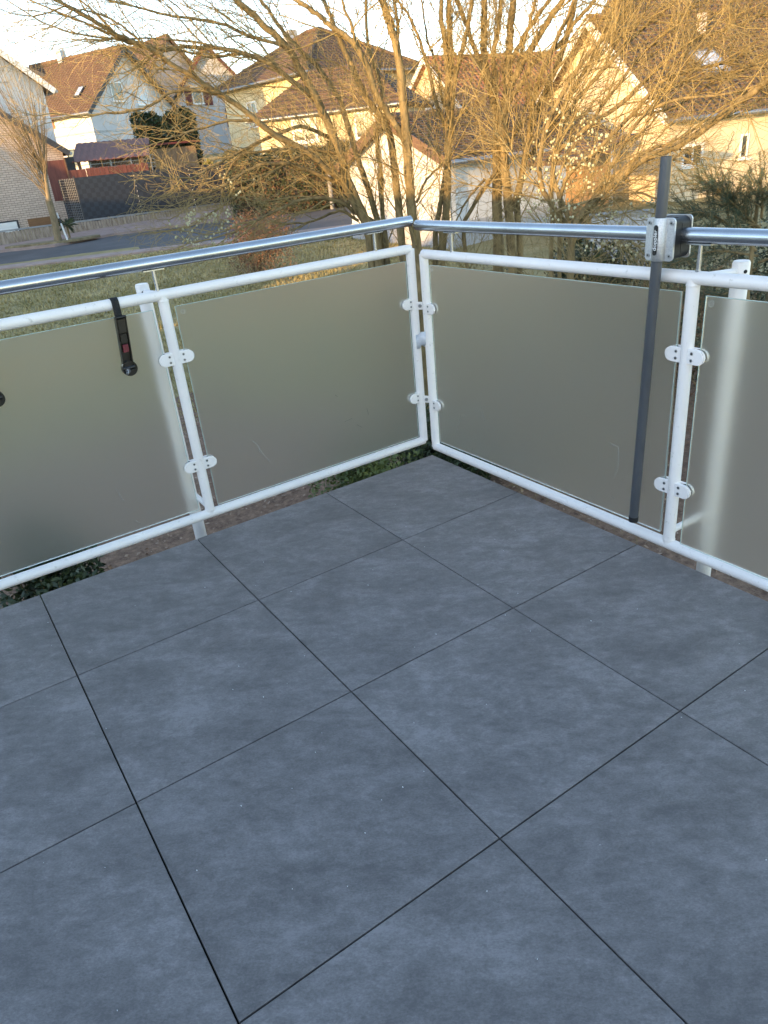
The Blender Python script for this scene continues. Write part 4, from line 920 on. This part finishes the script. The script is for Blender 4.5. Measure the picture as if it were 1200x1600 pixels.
# ================================================================== EVERGREENS, SHRUBS
def leafball(m, c, rx, ry, rz, n, size, rng, flat=0):
    for _ in range(n):
        d = Vector((rng.gauss(0, 1), rng.gauss(0, 1), rng.gauss(0, 1))).normalized()*(rng.random()**.35)
        p = c+Vector((d.x*rx, d.y*ry, d.z*rz)); a = Vector((rng.gauss(0, 1), rng.gauss(0, 1), rng.gauss(0, .7))).normalized()*size*rng.uniform(.6, 1.3)
        b = a.cross(Vector((rng.gauss(0, 1), rng.gauss(0, 1), rng.gauss(0, 1)))).normalized()*a.length*.45
        m.add((p-a, p+b, p+a, p-b), [(0, 1, 2, 3)])
def shrub(name, label, cat, u, v0, v1, D, w_px, material, n, size, seed, depth=.8, lumps=7, group=None, stems=True):
    rng = random.Random(seed); top = at(u, v0, D); bz = gxy(top)-.05; ppm = FPX/(D*.95); wd = w_px/ppm/2; h = top.z-bz
    e = empty(name, Vector((top.x, top.y, bz)), 0, label, cat, group); m = MB()
    for k in range(lumps):
        ox = rng.uniform(-.6, .6)*wd; oz = rng.uniform(.25, .78)*h; rr2 = wd*rng.uniform(.35, .6)
        leafball(m, S2*ox+T2*rng.uniform(-.4, .4)*depth+ZZ*oz, rr2, rr2, min(h*.3, rr2*1.2), n//lumps, size, rng)
    m.build('foliage', material, e, kind='stuff')
    if stems:
        st2 = MB()
        for k in range(6): st2.tube([Vector((rng.gauss(0, .08), rng.gauss(0, .08), 0)), S2*rng.uniform(-.6, .6)*wd+T2*rng.uniform(-.3, .3)*depth+ZZ*h*.7], [.02, .006], 5)
        st2.build('stems', barkM, e, kind='stuff')
    return e
def hedge(label, u0, u1, v0, D, depth, size, n, seed, mat_=None):
    rng = random.Random(seed); a, b = at(u0, v0, D), at(u1, v0+(u1-u0)*-.10, D); d = b-a; L = math.hypot(d.x, d.y); bz = gxy(a); h = a.z-bz
    e = empty('hedge', Vector((a.x, a.y, bz)), math.atan2(d.y, d.x), label, 'hedge'); m = MB()
    for _ in range(n):
        x = rng.uniform(-.1, L+.1); y = rng.uniform(-depth/2, depth/2); z = rng.uniform(0, h+.12*math.sin(x*3)+.08*math.sin(x*7.3))
        k = rng.random()
        if k < .5: y = depth/2*(1 if rng.random() < .5 else -1)+rng.gauss(0, .06)
        elif k < .7: z = h+.12*math.sin(x*3)+.08*math.sin(x*7.3)+rng.gauss(0, .05)
        p = Vector((x, y, z)); q = Vector((rng.gauss(0, 1), rng.gauss(0, 1), rng.gauss(0, 1))).normalized()*size*rng.uniform(.6, 1.4); r_ = q.cross(Vector((rng.gauss(0, 1), rng.gauss(0, 1), rng.gauss(0, 1)))).normalized()*q.length*.5
        m.add((p-q, p+r_, p+q, p-r_), [(0, 1, 2, 3)])
    m.build('foliage', mat_ or leafM, e, kind='stuff')
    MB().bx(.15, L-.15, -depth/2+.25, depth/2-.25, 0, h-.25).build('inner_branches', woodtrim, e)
hedge('tall dark evergreen hedge beside the white gabled house', 207, 300, 184, 47, 2.0, .11, 9000, 31)
hedge('dark evergreen hedge in front of the yellow annex', 352, 540, 245, 34, 1.6, .06, 22000, 32, mat('dark_hedge_leaf', (.018, .028, .010), (.05, .06, .022), rough=.6, scale=3))
shrub('golden_conifer', 'small golden-green conifer above the privacy fence', 'shrub', 318, 222, 262, 39, 30, leafY, 1500, .07, 33, depth=.4, lumps=5)
shrub('beech_hedge_shrub', 'rounded russet-leaved beech shrub beside the road', 'shrub', 392, 326, 392, 19, 125, russetM, 13000, .024, 34, depth=1.2, lumps=22)
shrub('evergreen_shrub', 'dark green evergreen shrub under the flowering willow', 'shrub', 905, 285, 430, 9.6, 150, leafM, 6500, .035, 35, depth=.6, lumps=9)
shrub('evergreen_shrub', 'low dark leafy shrub below the railing, left of the mulch', 'shrub', 40, 830, 960, 5.6, 260, leafM, 5000, .035, 36, depth=.7, lumps=8)
shrub('evergreen_shrub', 'low mid-green ferny shrub below the railing corner', 'shrub', 575, 690, 800, 6.6, 210, mat('fern_leaf', (.05, .075, .018), (.12, .15, .04), rough=.6, scale=6), 4500, .03, 37, depth=.6, lumps=9)
shrub('evergreen_shrub', 'low olive shrub at the foot of the willows', 'shrub', 700, 640, 760, 7.4, 260, leafM, 4500, .035, 38, depth=.6, lumps=9)
shrub('evergreen_shrub', 'dense dark conifer hedge shrub behind the parasol bracket', 'shrub', 1120, 345, 470, 10.5, 330, mat('dark_conifer', (.022, .034, .016), (.06, .075, .035), rough=.6, scale=4), 15000, .03, 51, depth=.8, lumps=16)
shrub('bramble_shrub', 'olive-brown bramble shrub filling the space under the flowering willow', 'shrub', 960, 352, 470, 10.2, 240, mat('bramble_leaf', (.045, .042, .018), (.11, .085, .04), rough=.7, scale=4), 9000, .024, 52, depth=.7, lumps=12)
shrub('bramble_shrub', 'sparse olive bramble shrub at the foot of the stem fan', 'shrub', 790, 385, 470, 10.4, 150, MATS['bramble_leaf'], 3500, .022, 53, depth=.5, lumps=8)
# yucca by the picket fence
yp = at(104, 352, 33.0); yz = gxy(yp)+.1; ye = empty('yucca_plant', Vector((yp.x, yp.y, yz)), 0, 'small spiky yucca in front of the picket fence', 'plant'); m = MB(); rng = random.Random(3)
hh_ = yp.z-yz; MB().tube([(0, 0, 0), (0, 0, hh_)], .04, 6).build('stem', barkM, ye)
for k in range(34):
    a = rng.uniform(0, 6.28); d = Vector((math.cos(a), math.sin(a), rng.uniform(-.5, 1.2))).normalized(); q = ZZ*hh_+d*.5-ZZ*.12; s_ = d.cross(ZZ).normalized()*.025
    lf = MB(); m.add((ZZ*hh_-s_, ZZ*hh_+s_, ZZ*hh_+d*.3+s_*.8, q, ZZ*hh_+d*.3-s_*.8), [(0, 1, 2, 3, 4)])
m.build('leaves', leafM, ye, kind='stuff')
# pine on the right
def pine():
    rng = random.Random(9); b = at(1178, 430, 6.6); bz = gxy(b); B = Vector((b.x, b.y, bz)); e = empty('pine_tree', B, 0, 'young blue-green pine behind the right-hand railing', 'tree'); T = MB(); N = MB()
    tk = MB(); top = at(1190, 262, 6.6)-B; S_ = crpts([Vector((0, 0, -.1)), top*.5, top], 6); tk.tube(S_, [.05-.04*i/(len(S_)-1) for i in range(len(S_))], 8); tk.build('trunk', barkM, e)
    limbs = [[(1187, 372), (1160, 330), (1120, 297), (1085, 272)], [(1182, 392), (1130, 345), (1095, 332), (1070, 328)], [(1190, 340), (1192, 310), (1187, 280)], [(1180, 350), (1150, 322), (1125, 300), (1112, 275)], [(1188, 320), (1205, 300), (1225, 292)], [(1185, 400), (1120, 392), (1070, 405), (1040, 420)], [(1182, 420), (1140, 430), (1090, 425)], [(1185, 410), (1220, 400), (1250, 410)], [(1186, 430), (1210, 450), (1240, 470)], [(1187, 365), (1215, 350), (1250, 345)], [(1184, 440), (1130, 460), (1080, 470)], [(1186, 470), (1150, 500), (1100, 520)], [(1186, 380), (1150, 372), (1120, 362), (1098, 365)], [(1188, 355), (1165, 345), (1150, 318), (1145, 300)]]
    def needles(pts, dens):
        for p, q in zip(pts, pts[1:]):
            d = q-p; n = int(d.length*dens)
            for _ in range(n):
                x = p+d*rng.random(); v = rdir(d, R_(rng.uniform(25, 65)), rng)*rng.uniform(.03, .055); s_ = v.cross(Vector((rng.gauss(0, 1), rng.gauss(0, 1), rng.gauss(0, 1)))).normalized()*.0014
                N.add((x-s_, x+s_, x+v), [(0, 1, 2)])
    for li in limbs:
        D0 = 6.6; dd = rng.uniform(-.5, .4); P = [at(u, v, D0+dd*i/(len(li)-1))-B for i, (u, v) in enumerate(li)]; S_ = crpts(P, 4)
        T.tube(S_, [.012-.008*i/(len(S_)-1) for i in range(len(S_))], 5, caps=False); needles(S_[2:], 330)
        for i in range(2, len(S_)-1):
            for _ in range(3):
                d = rdir(S_[i+1]-S_[i], R_(rng.uniform(30, 60)), rng); L = rng.uniform(.12, .34); pts = [S_[i], S_[i]+d*L*.5, S_[i]+d*L+ZZ*.03]; T.tube(pts, [.004, .003, .002], 4, caps=False); needles(pts, 420)
    T.build('branches', barkM, e, kind='stuff'); N.build('needles', needleM, e, kind='stuff')
pine()
# bramble of bare shoots under the handrail
def thicket(label, u0, u1, v0, v1, D, n, seed, material):
    rng = random.Random(seed); b = at((u0+u1)/2, v1, D); B = Vector((b.x, b.y, gxy(b))); e = empty('thicket', B, 0, label, 'shrub'); T = Twigs()
    for _ in range(n):
        p = at(rng.uniform(u0, u1), rng.uniform((v0+v1)/2, v1), D+rng.uniform(-.6, .6)); d = Vector((rng.gauss(0, .7), rng.gauss(0, .7), 1)); z = p.z-B.z
        foot = p-B; foot.z = 0 if rng.random() < .5 else foot.z*.6
        T.grow(foot, d, rng.uniform(.6, 1.5), .006, 1, rng, Vector((0, 0, .0)), wig=.22, spacing=(.2, .14, .1), maxlv=3)
    T.m1.build('twigs', material, e, kind='stuff')
thicket('tangle of thin bare shoots between the willow stems', 840, 1010, 330, 470, 7.4, 85, 41, twigM)
thicket('tangle of brown bare shoots behind the railing support', 1020, 1190, 380, 520, 7.6, 50, 42, mat('brown_twig', (.14, .075, .045), (.22, .12, .07), rough=.8, scale=3))
thicket('tangle of bare shoots on the garage side of the willows', 700, 830, 300, 430, 9.6, 40, 43, twigM)
